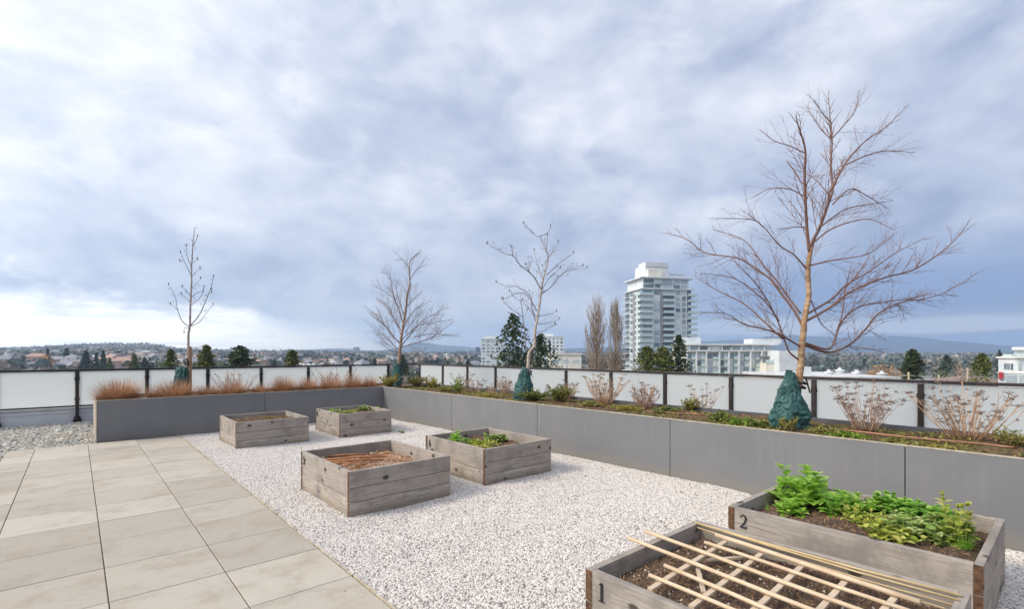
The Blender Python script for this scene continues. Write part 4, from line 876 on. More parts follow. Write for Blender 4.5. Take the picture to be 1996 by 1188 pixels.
# ---- vegetables in the boxes
LEAF1 = leafy('bright_leaf', srgb(124, 166, 54), srgb(164, 204, 86), srgb(200, 224, 132), .45, .45); LEAF2 = leafy('mid_leaf', srgb(96, 148, 48), srgb(138, 186, 72), srgb(178, 208, 106), .4, .5); LEAF3 = leafy('pale_leaf', srgb(112, 142, 64), srgb(160, 180, 100), srgb(206, 208, 152), .3, .5); LEAF4 = leafy('yellow_leaf', srgb(138, 158, 56), srgb(178, 186, 82), srgb(206, 196, 116), .35, .5)
STEM = mottled('green_stem', srgb(120, 150, 70), srgb(150, 160, 90), 9, .5)
def leafy_plant(name, label, base, h, spread, n, leafL, leafW, mat, seed, pairs=6, big=1.0, group='vegetables and herbs growing in the garden boxes', upright=.8, ends=True):
    rr = random.Random(seed); t = thing(name, label, 'plant', base, 0, group); m = MB(); sm_ = MB()
    n = max(1, int(n * .85 + .5))
    for i in range(n):
        a = 6.28 * i / n + rr.uniform(-.4, .4); k = rr.uniform(.2, 1) if n > 1 else .1; d = V(math.cos(a) * k * spread / h * .5 * (1.4 - upright), math.sin(a) * k * spread / h * .5 * (1.4 - upright), 1).normalized(); L = h * rr.uniform(.6, 1.05); pts = [base + V(math.cos(a), math.sin(a), 0) * spread * .3 * k + V(0, 0, -.02)]
        for s in range(6): d = (d + V(rr.gauss(0, .07), rr.gauss(0, .07), .02)).normalized(); pts.append(pts[-1] + d * L / 6)
        sm_.tube(pts, [.0042, .004, .0036, .0032, .0028, .0024, .0015], 5, 0, False)
        for s in range(pairs):
            f = (s + .6) / pairs; q = pts[min(5, int(f * 6))].lerp(pts[min(6, int(f * 6) + 1)], f * 6 % 1); sz = 1.7 * (1.15 - .7 * f) * rr.uniform(.8, 1.2) * (big if f < .45 else 1)
            for sd in (0, 1, 2) if f > .8 else (0, 1):
                a2 = s * 1.57 + sd * 3.14 + rr.uniform(-.5, .5); dv = V(math.cos(a2), math.sin(a2), rr.uniform(.1, .6) + f * .7); m.leaf(q, dv, V(-math.cos(a2) * .4, -math.sin(a2) * .4, 1), leafL * sz, leafW * sz, .35, .7)
        if ends:
            for q in range(5): a2 = q * 1.26; m.leaf(pts[-1], V(math.cos(a2), math.sin(a2), 1.3), V(-math.cos(a2), -math.sin(a2), .7), leafL * .4, leafW * .4, .4, .2)
    sm_.build('stems', STEM, t); m.build('foliage', mat, t); return t
def in_box(px, py, z, fn): p = atZ(px, py, z); p.z = fn(p.x, p.y); return p
B2 = lambda x, y: in_box(*C2(x, y), .32, soil2)
leafy_plant('leafy_plant', 'tall upright bright green plant in box 2 with large rounded lower leaves', B2(600, 335), .385, .22, 5, .085, .050, LEAF1, 501, 6, 1.6, upright=.9)
leafy_plant('leafy_plant', 'slim bright green shoot beside the tall plant in box 2', B2(428, 335), .25, .09, 2, .060, .030, LEAF1, 502, 7, 1.3, upright=1.0)
leafy_plant('leafy_plant', 'low broad-leaved rosette at the foot of the tall plant in box 2', B2(540, 370), .10, .22, 7, .085, .048, LEAF1, 503, 2, 1.2, upright=.4)
leafy_plant('leafy_plant', 'mint-like green plant in box 2 between the tall plant and the curly mound', B2(760, 405), .17, .20, 7, .055, .027, LEAF2, 504, 6, 1.1, upright=.8)
leafy_plant('leafy_plant', 'thin yellow-green plant leaning by the mint-like plant in box 2', B2(850, 440), .13, .16, 5, .045, .02, LEAF4, 505, 5)
leafy_plant('leafy_plant', 'dense bright green curly mound at the back of box 2', B2(1160, 415), .14, .40, 30, .052, .042, LEAF2, 506, 3, 1.0, upright=.55)
leafy_plant('leafy_plant', 'bushy green mound of box 2 reaching along its back board', B2(1290, 440), .13, .24, 14, .052, .04, LEAF2, 507, 3, 1.0, upright=.6)
leafy_plant('leafy_plant', 'feathery yellow-green clump in the middle of box 2', B2(1010, 490), .10, .30, 22, .045, .014, LEAF4, 508, 5, 1.0, upright=.5)
leafy_plant('leafy_plant', 'pale silvery green leafy mound in box 2 behind the number board', B2(1240, 530), .12, .34, 24, .055, .048, LEAF3, 509, 2, 1.0, upright=.5)
leafy_plant('leafy_plant', 'pale crinkled leafy plant in box 2 beside the tall yellowing plant', B2(1420, 560), .15, .28, 18, .056, .046, LEAF3, 510, 3, 1.0, upright=.6)
leafy_plant('leafy_plant', 'tall yellowing bushy plant near the end of box 2', B2(1570, 600), .34, .20, 8, .046, .032, LEAF4, 511, 7, .9, upright=.85)
leafy_plant('leafy_plant', 'small green sprouting plant behind the yellowing plant in box 2', B2(1490, 470), .15, .15, 6, .04, .025, LEAF2, 512, 5, .9)
leafy_plant('leafy_plant', 'broad-leaved light green plant filling the middle of box 2', B2(880, 385), .14, .26, 9, .06, .042, LEAF1, 513, 4, 1.2, upright=.6)
leafy_plant('leafy_plant', 'light yellow-green spreading plant along the number board in the middle of box 2', B2(1130, 570), .09, .34, 18, .05, .03, LEAF4, 514, 3, 1.0, upright=.4)
leafy_plant('leafy_plant', 'fresh green spreading plant between the two pale leafy mounds of box 2', B2(1350, 480), .15, .30, 16, .055, .042, LEAF2, 515, 4, 1.0, upright=.6)
leafy_plant('leafy_plant', 'light green crinkled plant in front of the yellowing plant in box 2', B2(1500, 590), .13, .26, 14, .05, .04, LEAF3, 516, 3, 1.0, upright=.6)
leafy_plant('leafy_plant', 'low light green plant between the slim shoot and the board of box 2', B2(480, 400), .08, .2, 9, .06, .035, LEAF1, 517, 3, 1.0, upright=.5)
for px, py, h, sp, n, mt, lab in ((1610, 640, .11, .11, 130, LEAF2, 'green grass tuft in the far end corner of box 2'), (440, 385, .12, .13, 70, LEAF2, 'thin chives at the numbered end of box 2'), (325, 380, .10, .07, 26, LEAF2, 'few grass blades in the corner of box 2'), (1090, 520, .07, .25, 90, LEAF1, 'short bright grass at the front board of box 2')):
    tuft(lab, B2(px, py), h, sp, n, mt, 520 + px, .0045, 'grass', 'grass_tuft', 'grass tufts growing in the garden boxes')
p6 = lambda px, py: in_box(px, py, .31, soil6)
leafy_plant('leafy_plant', 'bright lime green weed in the corner of box 6', p6(888, 868), .17, .18, 5, .07, .035, LEAF1, 531, 5, 1.1)
leafy_plant('leafy_plant', 'lime green weed beside the brightest weed in box 6', p6(914, 868), .12, .14, 4, .06, .03, LEAF2, 532, 4, 1.0)
leafy_plant('leafy_plant', 'pale dusty weed in the middle of box 6', p6(958, 862), .12, .18, 8, .07, .035, LEAF3, 533, 4, 1.0)
leafy_plant('leafy_plant', 'blue-green weed near the far edge of box 6', p6(977, 860), .12, .18, 8, .06, .04, LEAF3, 534, 4, 1.0)
low_shrub('leafy_plant', 'low yellow-green creeping weed along the numbered board of box 6', p6(930, 872), .09, .65, 60, LEAF4, 535, .04, 'plant', 'vegetables and herbs growing in the garden boxes')
p8 = lambda px, py: in_box(px, py, .335, soil8)
for i, (px, py, h, lab) in enumerate(((650, 803, .09, 'small sprout patch at the numbered side of box 8'), (680, 805, .10, 'yellow-green sprout patch in the middle of box 8'), (708, 800, .12, 'leafy sprout patch past the middle of box 8'), (733, 799, .17, 'taller green sprouts in the far corner of box 8'))):
    low_shrub('leafy_plant', lab, p8(px, py), h * .8, .3, 18, LEAF4 if i % 2 else LEAF3, 540 + i, .045, 'plant', 'vegetables and herbs growing in the garden boxes')
low_shrub('leafy_plant', 'low mossy weeds across the soil of box 7', in_box(520, 815, .335, soil7), .05, .9, 90, OLIVE, 550, .035, 'plant', 'vegetables and herbs growing in the garden boxes')
for px, py, lab in ((784, 842, 'tiny green weed on the gravel beside box 8'),):
    low_shrub('weed', lab, atZ(px, py, 0), .03, .12, 7, LIME, px, .025, 'weed')
# ================================================================ the city beyond
def lerp_tab(x, tab):
    if x <= tab[0][0]: return tab[0][1]
    for (a, va), (b, vb) in zip(tab[:-1], tab[1:]):
        if x <= b: f = (x - a) / (b - a); f = f * f * (3 - 2 * f); return va + (vb - va) * f
    return tab[-1][1]
RIDGE = [(-1.6, 14), (-1.03, 10), (-.90, 22), (-.80, 30), (-.72, 26), (-.67, 8), (-.6, 2), (-.45, -3), (-.3, -9), (0, -14), (.5, -16), (1.2, -16)]
MOUNT = [(-.55, 0), (-.42, 40), (-.34, 70), (-.27, 30), (-.235, 95), (-.18, 178), (-.13, 118), (-.05, 70), (.05, 60), (.2, 120), (.4, 190), (.6, 270), (.8, 310), (1.0, 290), (1.3, 330), (1.9, 300)]
def terrain(x, y):
    D = x * FWD.x + y * FWD.y; r = math.hypot(x, y)
    if D < 30: return GZ
    u = (x * RGT.x + y * RGT.y) / max(D, .35 * r); z = GZ
    z += (lerp_tab(u, RIDGE) - GZ) * min(1, max(0, (D - 260) / 1900)) ** 1.15
    z += 3.0 * mnoise.noise(V(x / 210, y / 210, 4)) * min(1, max(0, (D - 250) / 400))
    if D > 4800:
        f = min(1, (D - 4800) / 1500); z = z * (1 - f) + f * (z + lerp_tab(u, MOUNT) * .80 * (1 + .30 * mnoise.noise(V(x / 900, y / 900, 2)) + .14 * mnoise.noise(V(x / 260, y / 260, 7))))
    return z
def ground_mat():
    m, t = new_mat('city_ground'); tc = t.n('ShaderNodeTexCoord'); v = tc.outputs['Object']
    a = t.noise(v, .03, 6, .7); col = t.mix(t.sm(a, .35, .65), srgb(96, 100, 92), srgb(126, 120, 112))  # ground tones lightened, with distance haze put into the colour
    b = t.noise(v, .12, 4, .7); col = t.mix(t.m('MULTIPLY', t.sm(b, .56, .66), .6), col, srgb(150, 146, 140)); c = t.noise(v, .008, 4, .6)
    col = t.mix(t.m('MULTIPLY', t.sm(c, .48, .62), .6), col, srgb(46, 58, 42)); finish(t, col, .95); return m
m = MB(); rs = [0, 25, 60, 120, 200, 260] + [260 * 1.085 ** k for k in range(1, 45)]; rs = [r for r in rs if r < 7400] + [7500]; NA = 280
for r in rs:
    for k in range(NA):
        a = 2 * math.pi * k / NA; x, y = r * math.sin(a), r * math.cos(a); m.v.append((x, y, terrain(x, y)))
for j in range(len(rs) - 1):
    for k in range(NA):
        k2 = (k + 1) % NA; m.f.append((j * NA + k, j * NA + k2, (j + 1) * NA + k2, (j + 1) * NA + k)[::-1]); m.mi.append(1 if rs[j] > 4700 else 0); m.sm.append(True)
kind(m.build('ground', [ground_mat(), mottled('hazed_forest_slope', srgb(46, 66, 92), srgb(58, 78, 104), .004, .95, srgb(80, 94, 112), .02)]), 'structure')  # blue of the distant air is put into the slope colour
def gpt(px, D):
    p = atD(px, HY, D); return V(p.x, p.y, terrain(p.x, p.y))
def ztop(py, D): return H + (HY - py) / F * D

# ---- trees beyond
NEEDLE = leafy('dark_needles', srgb(38, 50, 34), srgb(62, 76, 46), srgb(96, 104, 66), .15, .75); NEEDLE2 = leafy('olive_needles', srgb(60, 70, 30), srgb(96, 104, 46), srgb(132, 132, 66), .2, .75); NEEDLE3 = leafy('blue_needles', srgb(46, 62, 60), srgb(66, 84, 78), srgb(90, 104, 94), .15, .75)
TRUNKM = mottled('grey_trunk', srgb(92, 78, 66), srgb(70, 58, 50), 4, .9); BROWNT = leafy('bare_twigs', srgb(136, 118, 100), srgb(162, 144, 124), srgb(184, 166, 146), .1, .9); RUSTT = leafy('rusty_twigs', srgb(150, 118, 84), srgb(176, 142, 104), srgb(190, 160, 122), .15, .9)
def conifer(name, label, base, top, rad, mat, seed, n_br=120, leaf=.35, open_=.0, droop=.35, per=26, group='evergreen trees beyond the railing', shape=1.0, low=.12):
    rr = random.Random(seed); t = thing(name, label, 'tree', base, 0, group); h = top - base.z; m = MB()
    hv = max(.08, min(1, (top - (H - .028 * depth(base))) / h)); wv = rad * .92; rad = rad / hv ** shape * .92; low = max(low, 1 - 1.7 * hv)
    m.tube([base + V(0, 0, h * k / 6) for k in range(7)], [max(.05, h * .016 * (1 - k / 6.3)) for k in range(7)], 7); m.build('trunk', TRUNKM, t); m = MB()
    random.seed(seed)
    for i in range(n_br):
        f = low + (1 - low) * ((i + rr.random()) / n_br) ** .92; prof = min(1, (1 - f) ** shape * 1.08 + .03); L = rad * prof * rr.uniform(.62 if not open_ else .45, 1.1); a = i * 2.399 + rr.uniform(-.4, .4)
        d = V(math.cos(a), math.sin(a), .28 if f > .8 else 0); p = base + V(0, 0, h * f); k = max(6, int(per * (.35 + prof)))
        for q in range(k):
            s = (q + rr.random()) / k; s = s ** .8
            c = p + d * (L * s) + V(0, 0, -droop * L * s * s + .10 * L * max(0, s - .75)) ; w = L * (.30 - .16 * s) * (1 - open_ * .3)
            c = c + V(rr.gauss(0, 1) * w * .5, rr.gauss(0, 1) * w * .5, rr.gauss(0, .28) * w * .5); m.quad(c, leaf * rr.uniform(.6, 1.4), 0, .35, 1.5)
    for q in range(26): m.quad(base + V(rr.gauss(0, .05) * wv, rr.gauss(0, .05) * wv, h * (1 - hv * rr.uniform(-.02, .22))), leaf * .8, 0, 0, 1.5)
    m.build('crown', mat, t); return t
def round_tree(name, label, base, top, rad, mat, seed, n=900, leaf=.4, group='round trees beyond the railing', lowf=.3):
    rr = random.Random(seed); random.seed(seed); t = thing(name, label, 'tree', base, 0, group); h = top - base.z; m = MB()
    m.tube([base, base + V(.1, .05, h * .35), base + V(0, .1, h * .7)], [rad * .07, rad * .05, rad * .02], 6)
    for i in range(9):
        a = i * 2.4; m.tube([base + V(0, 0, h * (.28 + .03 * i)), base + V(math.cos(a) * rad * .6, math.sin(a) * rad * .6, h * (.55 + .04 * i))], [rad * .03, rad * .01], 4)
    m.build('trunk', TRUNKM, t); m = MB(); cl = []
    for i in range(22):
        v = V(rr.gauss(0, 1), rr.gauss(0, 1), rr.gauss(0, 1)).normalized() * rr.uniform(.35, .85); cl.append((v, rr.uniform(.22, .42)))
    cz = base.z + h * (lowf + (1 - lowf) / 2); rz = h * (1 - lowf) / 2
    for i in range(n):
        v, s = rr.choice(cl); q = v + V(rr.gauss(0, 1), rr.gauss(0, 1), rr.gauss(0, 1)).normalized() * s * rr.uniform(.6, 1)
        m.quad(V(base.x + q.x * rad, base.y + q.y * rad, min(top, cz + q.z * rz)), leaf * rr.uniform(.6, 1.4))
    m.build('crown', mat, t); return t
def poplar(label, base, top, rad, seed):
    rr = random.Random(seed); t = thing('poplar_tree', label, 'tree', base, 0, 'bare upright poplars beside the white tower'); h = top - base.z; m = MB()
    m.tube([base + V(rr.gauss(0, .05), rr.gauss(0, .05), h * k / 8) for k in range(9)], [.42 * (1 - k / 8.6) for k in range(9)], 7); m.build('trunk', TRUNKM, t); m = MB()
    for i in range(260):
        f = rr.uniform(.12, .88); a = rr.uniform(0, 6.28); wd = rad * (1.0 if f < .5 else 1 - .9 * (f - .5) / .5 * .8) * rr.uniform(.25, 1.0) * min(1, .45 + f); L = h * rr.uniform(.10, .26) * (1.1 - .5 * f); p = base + V(0, 0, h * f); d = V(math.cos(a), math.sin(a), 0)
        pts = [p, p + d * wd * .5 + V(0, 0, L * .3), p + d * wd * .85 + V(0, 0, L * .65), p + d * wd + V(0, 0, L)]; pts = [V(q.x, q.y, min(q.z, top + .3)) for q in pts]; m.tube(pts, [.055, .045, .035, .022], 4, 0, False)
        for k in range(4):
            q = pts[1].lerp(pts[3], rr.random()); a2 = rr.uniform(0, 6.28); e = q + V(math.cos(a2) * .35, math.sin(a2) * .35, rr.uniform(.9, 2.0)); m.tube([q, q.lerp(e, .5) + V(math.cos(a2), math.sin(a2), 0) * .1, e], [.026, .02, .013], 3, 0, False)
    m.build('limbs', BROWNT, t); return t
conifer('spruce_tree', 'tall dark spruce with drooping open branches in front of the white blocks', gpt(1000, 90), ztop(612, 90), 6.0, NEEDLE, 601, 120, .36, .6, .62, 40, 'evergreen trees beyond the railing', .72)
conifer('spruce_tree', 'shorter dark spruce behind the pale forked tree', gpt(1054, 96), ztop(652, 96), 5.6, NEEDLE, 602, 130, .36, .4, .55, 26, 'evergreen trees beyond the railing', .7)
conifer('cedar_tree', 'olive cedar at the foot of the tower, beside the poplars', gpt(1262, 100), ztop(676, 100), 3.0, NEEDLE2, 603, 130, .32, 0, .3, 22, shape=.55)
conifer('cedar_tree', 'olive cedar in the middle of three below the tower', gpt(1291, 98), ztop(677, 98), 3.0, NEEDLE2, 604, 130, .32, 0, .3, 22, shape=.55)
conifer('cedar_tree', 'dark pointed cedar in front of the low white building', gpt(1323, 100), ztop(654, 100), 2.6, NEEDLE, 605, 150, .32, 0, .3, 24, shape=.6)
poplar('thicker bare poplar with a broad tan crown', gpt(1163, 108), ztop(583, 108), 3.9, 611)
poplar('slimmer bare poplar hard against the white tower', gpt(1200, 106), ztop(587, 106), 2.7, 612)
round_tree('bare_tree', 'reddish bare shrubby tree at the foot of the thicker poplar', gpt(1146, 120), ztop(694, 120), 2.2, RUSTT, 613, 420, .35)
conifer('pine_tree', 'bright green pine beside the young narrow tree', gpt(402, 85), ztop(674, 85), 1.8, NEEDLE2, 620, 110, .34, .2, .2, 22, shape=.6)
conifer('pine_tree', 'broad dark green pine between two railing posts', gpt(468, 85), ztop(676, 85), 2.7, NEEDLE, 621, 120, .36, .2, .1, 26, shape=.62)
conifer('pine_tree', 'small olive pine beyond the tall orange grass', gpt(570, 95), ztop(683, 95), 1.7, NEEDLE2, 622, 100, .34, .1, .2, 22, shape=.55)
conifer('pine_tree', 'brownish olive pine beyond the young narrow tree', gpt(333, 110), ztop(682, 110), 1.9, NEEDLE2, 623, 90, .36, .1, .2, 20, shape=.5)
round_tree('evergreen_tree', 'rounded dark evergreen before the brownish pine', gpt(307, 120), ztop(693, 120), 2.4, NEEDLE, 624, 600, .4)
conifer('cedar_tree', 'dense dark cedar standing alone before the blue mountains', gpt(1779, 75), ztop(682, 75), 1.35, NEEDLE, 630, 170, .24, 0, .3, 24, shape=.42)
round_tree('evergreen_tree', 'bushy dark evergreen with a pointed top behind it', gpt(1832, 95), ztop(703, 95), 2.6, NEEDLE, 631, 800, .3)
conifer('pine_tree', 'thin blue-green pine rising behind the bushy evergreen', gpt(1845, 110), ztop(693, 110), 1.8, NEEDLE3, 632, 80, .3, .3, .2, 18)
round_tree('bare_tree', 'rusty orange bare tree beside the thin blue-green pine', gpt(1860, 100), ztop(699, 100), 2.0, RUSTT, 633, 600, .25)
round_tree('bare_tree', 'pale pinkish bare tree behind the utility pole', gpt(1882, 125), ztop(700, 125), 2.2, BROWNT, 634, 500, .25)
round_tree('evergreen_tree', 'wide green round tree beside the white apartment house', gpt(1917, 80), ztop(707, 80), 2.5, NEEDLE2, 635, 1500, .24)
conifer('cypress_tree', 'green double-topped cypress above the wide round tree', gpt(1914, 92), ztop(690, 92), 1.5, NEEDLE2, 636, 120, .26, 0, .2, 20, shape=.6)
conifer('spruce_tree', 'small dark spruce tip beside the roof of the apartment house', gpt(1948, 120), ztop(683, 120), 1.4, NEEDLE3, 637, 80, .26, .2, .3, 18)
round_tree('bare_tree', 'broad golden brown bare tree beyond the white roof vents', gpt(1725, 140), ztop(713, 140), 6.0, RUSTT, 638, 2600, .38)
round_tree('bare_tree', 'brown bare tree low behind the small white roof vent', gpt(1612, 150), ztop(717, 150), 5.0, BROWNT, 639, 2000, .38)
for i, (px, D, py, r, mt, lab) in enumerate(((168, 300, 685, 4.0, NEEDLE3, 'dark blue-green tree between the far houses beyond the first railing post'), (188, 310, 688, 2.6, NEEDLE3, 'slim dark tree of a far pair'), (201, 305, 685, 3.2, NEEDLE3, 'wider dark tree of a far pair'), (94, 330, 688, 5.6, RUSTT, 'rusty round tree among the far houses'), (93, 380, 680, 3.0, NEEDLE3, 'dark tree behind the rusty round tree'), (262, 260, 691, 3.0, NEEDLE2, 'olive tree at the end of the far reddish roof'), (282, 230, 698, 2.1, NEEDLE3, 'small dark pointed tree at the second railing post'), (42, 330, 691, 3.6, NEEDLE3, 'dark bushy tree before the far flat roof'), (31, 320, 696, 2.8, NEEDLE3, 'lower dark tree beside the far bushy tree'), (130, 420, 680, 5, NEEDLE3, 'grey-green tree high on the far slope'), (214, 300, 698, 2.0, NEEDLE2, 'olive shrub tree below the far orange house'), (873, 260, 700, 3.2, NEEDLE, 'dark round tree by the railing beyond the corner tree'), (535, 300, 700, 2.2, NEEDLE3, 'tiny dark conifer in the far suburb'), (912, 300, 703, 2.6, NEEDLE3, 'small dark tree before the far downtown towers'), (646, 260, 702, 2.6, BROWNT, 'brown bare tree low in the far suburb'), (785, 200, 693, 2.2, NEEDLE, 'dark tree behind the corner watering bag'), (730, 330, 700, 2.6, NEEDLE3, 'dark blue tree beyond the orange grass near the corner'))):
    (round_tree if mt in (RUSTT, BROWNT) or i in (7, 8, 11) else conifer)('distant_tree', lab, gpt(px, D), ztop(py, D), r, mt, 650 + i, 160 if mt in (RUSTT, BROWNT) or i in (7, 8, 11) else 50, r * .32, group='single trees among the far houses')

# ---- the white tower
WHITEP = mottled('white_paint', srgb(214, 217, 216), srgb(198, 203, 206), .3, .6); GREYP = mottled('grey_paint', srgb(140, 142, 144), srgb(124, 126, 128), .4, .6); CREAM = mottled('cream_render', srgb(228, 224, 210), srgb(214, 208, 192), .3, .7)
def window_mat(name, c1, c2, c3):
    m, t = new_mat(name); oi = t.n('ShaderNodeObjectInfo'); tc = t.n('ShaderNodeTexCoord'); n = t.noise(tc.outputs['Object'], .6, 2); f = t.m('ADD', t.m('MULTIPLY', oi.outputs['Random'], .7), t.m('MULTIPLY', n, .3))
    col = t.ramp(f, [(.15, c1), (.5, c2), (.85, c3)]); finish(t, col, .12, spec=.8); return m
WIN = window_mat('blue_window', srgb(92, 108, 116), srgb(156, 174, 180), srgb(216, 222, 220)); WIND = window_mat('dark_window', srgb(66, 76, 84), srgb(110, 124, 132), srgb(170, 182, 186)); BALG = mottled('balcony_glass', srgb(168, 190, 190), srgb(196, 212, 210), 1.5, .2, spec=.8)
def put(proto, parent, loc):
    o = proto.copy(); COL.objects.link(o); o.parent = parent; o.location = loc; return o
def tower():
    D = 250.0; p = atD(1250, HY, D); t = thing('apartment_tower', 'white high-rise apartment tower with glass balconies and a stepped roof block', 'tower', (p.x, p.y, GZ), -YAW + R(12))
    t.scale = (1.17, 1, 1.02)
    fh = 2.9; NF = 17; zt = NF * fh; Wd, Dp = 26.5, 21.0
    m = MB(); m.box(.6, .6, 0, Wd - 2.5, Dp - 1, zt); m.build('wall', WHITEP, t)
    first = {}
    def part(key, name, mat, mk, loc):
        if key not in first:
            m = MB(); mk(m); o = m.build(name, mat, t); first[key] = o; o.location = loc; return o
        return put(first[key], t, loc)
    m = MB(); m.box(9.6, .55, 0, 9.9, .62, zt); m.box(9.2, .2, 0, 9.6, .6, zt); m.build('grey_fin', GREYP, t)
    m = MB(); m.box(.2, 7.2, 0, .62, 10.2, zt - 1.5); m.build('recess_panel', GREYP, t)
    for k in range(2, NF):
        z = k * fh
        # front: glazed corner with balcony, narrow window, recessed balcony, white pier with window, end balcony
        part('b1', 'balcony', WHITEP, lambda m: (m.box(-.9, -.9, -.12, 5.4, .59, .12), m.box(-.9, .59, -.12, .59, 5.0, .12)), (0, 0, z))
        part('w1', 'window', WIN, lambda m: m.box(.8, .50, .2, 5.2, .598, 2.6), (0, 0, z)); part('w1s', 'window', WIND, lambda m: m.box(.50, .8, .2, .598, 5.0, 2.6), (0, 0, z))
        part('w2', 'window', WIN, lambda m: m.box(6.2, .50, .35, 8.8, .598, 2.55), (0, 0, z))
        part('r3', 'window', WIND, lambda m: m.box(10.2, .48, .13, 15.6, .598, 2.7), (0, 0, z)); part('b3', 'balcony', WHITEP, lambda m: m.box(10.0, -.8, -.12, 15.9, .59, .12), (0, 0, z))
        part('w4', 'window', WIN, lambda m: m.box(19.6, .50, .4, 21.2, .598, 2.5), (0, 0, z)); part('w4b', 'window', WIN, lambda m: m.box(16.6, .50, .5, 18.6, .598, 2.4), (0, 0, z))
        part('r5', 'window', WIND, lambda m: m.box(22.0, .48, .13, 23.9, .598, 2.75), (0, 0, z)); part('b5', 'balcony', WHITEP, lambda m: m.box(21.8, -.9, -.12, 26.5, 3.2, .12), (0, 0, z))
        part('g1', 'balustrade', BALG, lambda m: (m.box(-.85, -.85, .13, 5.35, -.8, 1.1), m.box(-.85, -.8, .13, -.8, 4.9, 1.1)), (0, 0, z)); part('g3', 'balustrade', BALG, lambda m: m.box(10.1, -.75, .13, 15.8, -.7, 1.1), (0, 0, z)); part('g5', 'balustrade', BALG, lambda m: m.box(21.9, -.85, .13, 26.4, -.8, 1.1), (0, 0, z))
        # receding side
        part('s2', 'window', WIND, lambda m: m.box(.5, 11.0, .4, .598, 14.0, 2.5), (0, 0, z)); part('s3', 'balcony', WHITEP, lambda m: m.box(-1.0, 14.6, -.14, .59, 20.6, .14), (0, 0, z)); part('s3b', 'window', WIND, lambda m: m.box(.5, 15.0, .15, .598, 20.0, 2.6), (0, 0, z))
    m = MB(); m.box(-.3, -.3, zt + .01, Wd - 1.4, Dp - .4, zt + .45); m.build('cornice', WHITEP, t)
    m = MB(); m.box(1.4, 1.6, zt + .46, Wd - 3.2, Dp - 1.6, zt + 5.6); m.build('upper_storey', WHITEP, t)
    for k in range(2):
        for x0, x1 in ((1.8, 6.5), (7.2, 9.6), (10.4, 15.2), (16, 19.0), (19.6, 22.6)):
            m = MB(); m.box(x0, 1.5, zt + .7 + 2.6 * k, x1, 1.597, zt + 2.6 + 2.6 * k); m.build('window', WIN, t)
        m = MB(); m.box(4.5 if k else 1.0, .4, zt + .5 + 2.6 * k, 16.0, 1.48, zt + .68 + 2.6 * k); m.build('balcony', WHITEP, t)
    m = MB(); m.box(-.2, .1, zt + 5.61, Wd - 1.4, Dp - .8, zt + 6.15); m.build('roof_slab', WHITEP, t)
    zr = zt + 6.16
    m = MB(); m.box(4.2, 5.0, zr, 15.2, 13, zr + 8.2); m.box(4.2, 13.01, zr, 10.0, 17, zr + 6.6); m.build('roof_block', WHITEP, t)
    m = MB(); m.box(4.6, 3.2, zr, 11.2, 4.99, zr + 4.2); m.build('roof_block', CREAM, t)
    m = MB(); m.box(4.1, 4.9, zr + 5.6, 15.3, 4.985, zr + 5.9); m.build('roof_ledge', GREYP, t)
    m = MB()
    for k in range(8): m.box(15.6 + k * 1.15, 6, zr, 15.75 + k * 1.15, 6.15, zr + 2.6)
    m.box(15.4, 5.6, zr + 2.61, 24.4, 9, zr + 2.85); m.build('roof_pergola', WHITEP, t)
    return t
tower()
def grid_block(label, name, px, D, yaw, Wd, Dp, ztp, cols, mats, group=None, fh=2.9, nf=9, win=(.55, .62), pent=None):
    p = atD(px, HY, D); g = terrain(p.x, p.y); t = thing(name, label, 'building', (p.x, p.y, g), -YAW + R(yaw), group); h = ztp - g
    m = MB(); m.box(0, 0, 0, Wd, Dp, h); m.build('wall', mats[0], t); proto = None; proto2 = None; cw = Wd / cols
    for k in range(nf):
        z = h - (k + 1) * fh - .4
        for i in range(cols):
            if proto is None:
                m = MB(); m.box(cw * (1 - win[0]) / 2, -.06, .5, cw * (1 + win[0]) / 2, -.004, .5 + fh * win[1]); proto = m.build('window', mats[1], t); proto.location = (i * cw, 0, z)
            else: put(proto, t, (i * cw, 0, z))
        for i in range(int(Dp / 4)):
            if proto2 is None:
                m = MB(); m.box(-.06, .8, .5, -.004, 2.8, .5 + fh * win[1]); proto2 = m.build('window', mats[1], t); proto2.location = (0, i * 4, z)
            else: put(proto2, t, (0, i * 4, z))
    m = MB(); m.box(-.4, -.4, h + .01, Wd + .4, Dp + .4, h + .5); m.build('roof_slab', mats[0], t)
    if pent:
        for (x0, x1, hh) in pent: m = MB(); m.box(x0, 3, h + .51, x1, Dp - 2, h + .5 + hh); m.build('roof_block', mats[0], t)
    return t
grid_block('far white apartment block beside the tall dark spruce, with a rounded top', 'apartment_block', 938, 430, 4, 20, 16, ztop(662, 430), 5, (WHITEP, WIN), None, 2.9, 8, (.6, .5), [(3, 15, 3.0)])
grid_block('far white apartment block with a regular window grid beside the shorter spruce', 'apartment_block', 1052, 430, -6, 20.5, 14, ztop(657, 430), 6, (WHITEP, WIND), None, 3.0, 9, (.55, .55), [(1, 12, 2.2)])
grid_block('long low white flat-roofed building behind the spruces', 'low_building', 1072, 190, 2, 12, 12, ztop(692, 190), 3, (CREAM, WIN), None, 3.4, 3, (.7, .4))
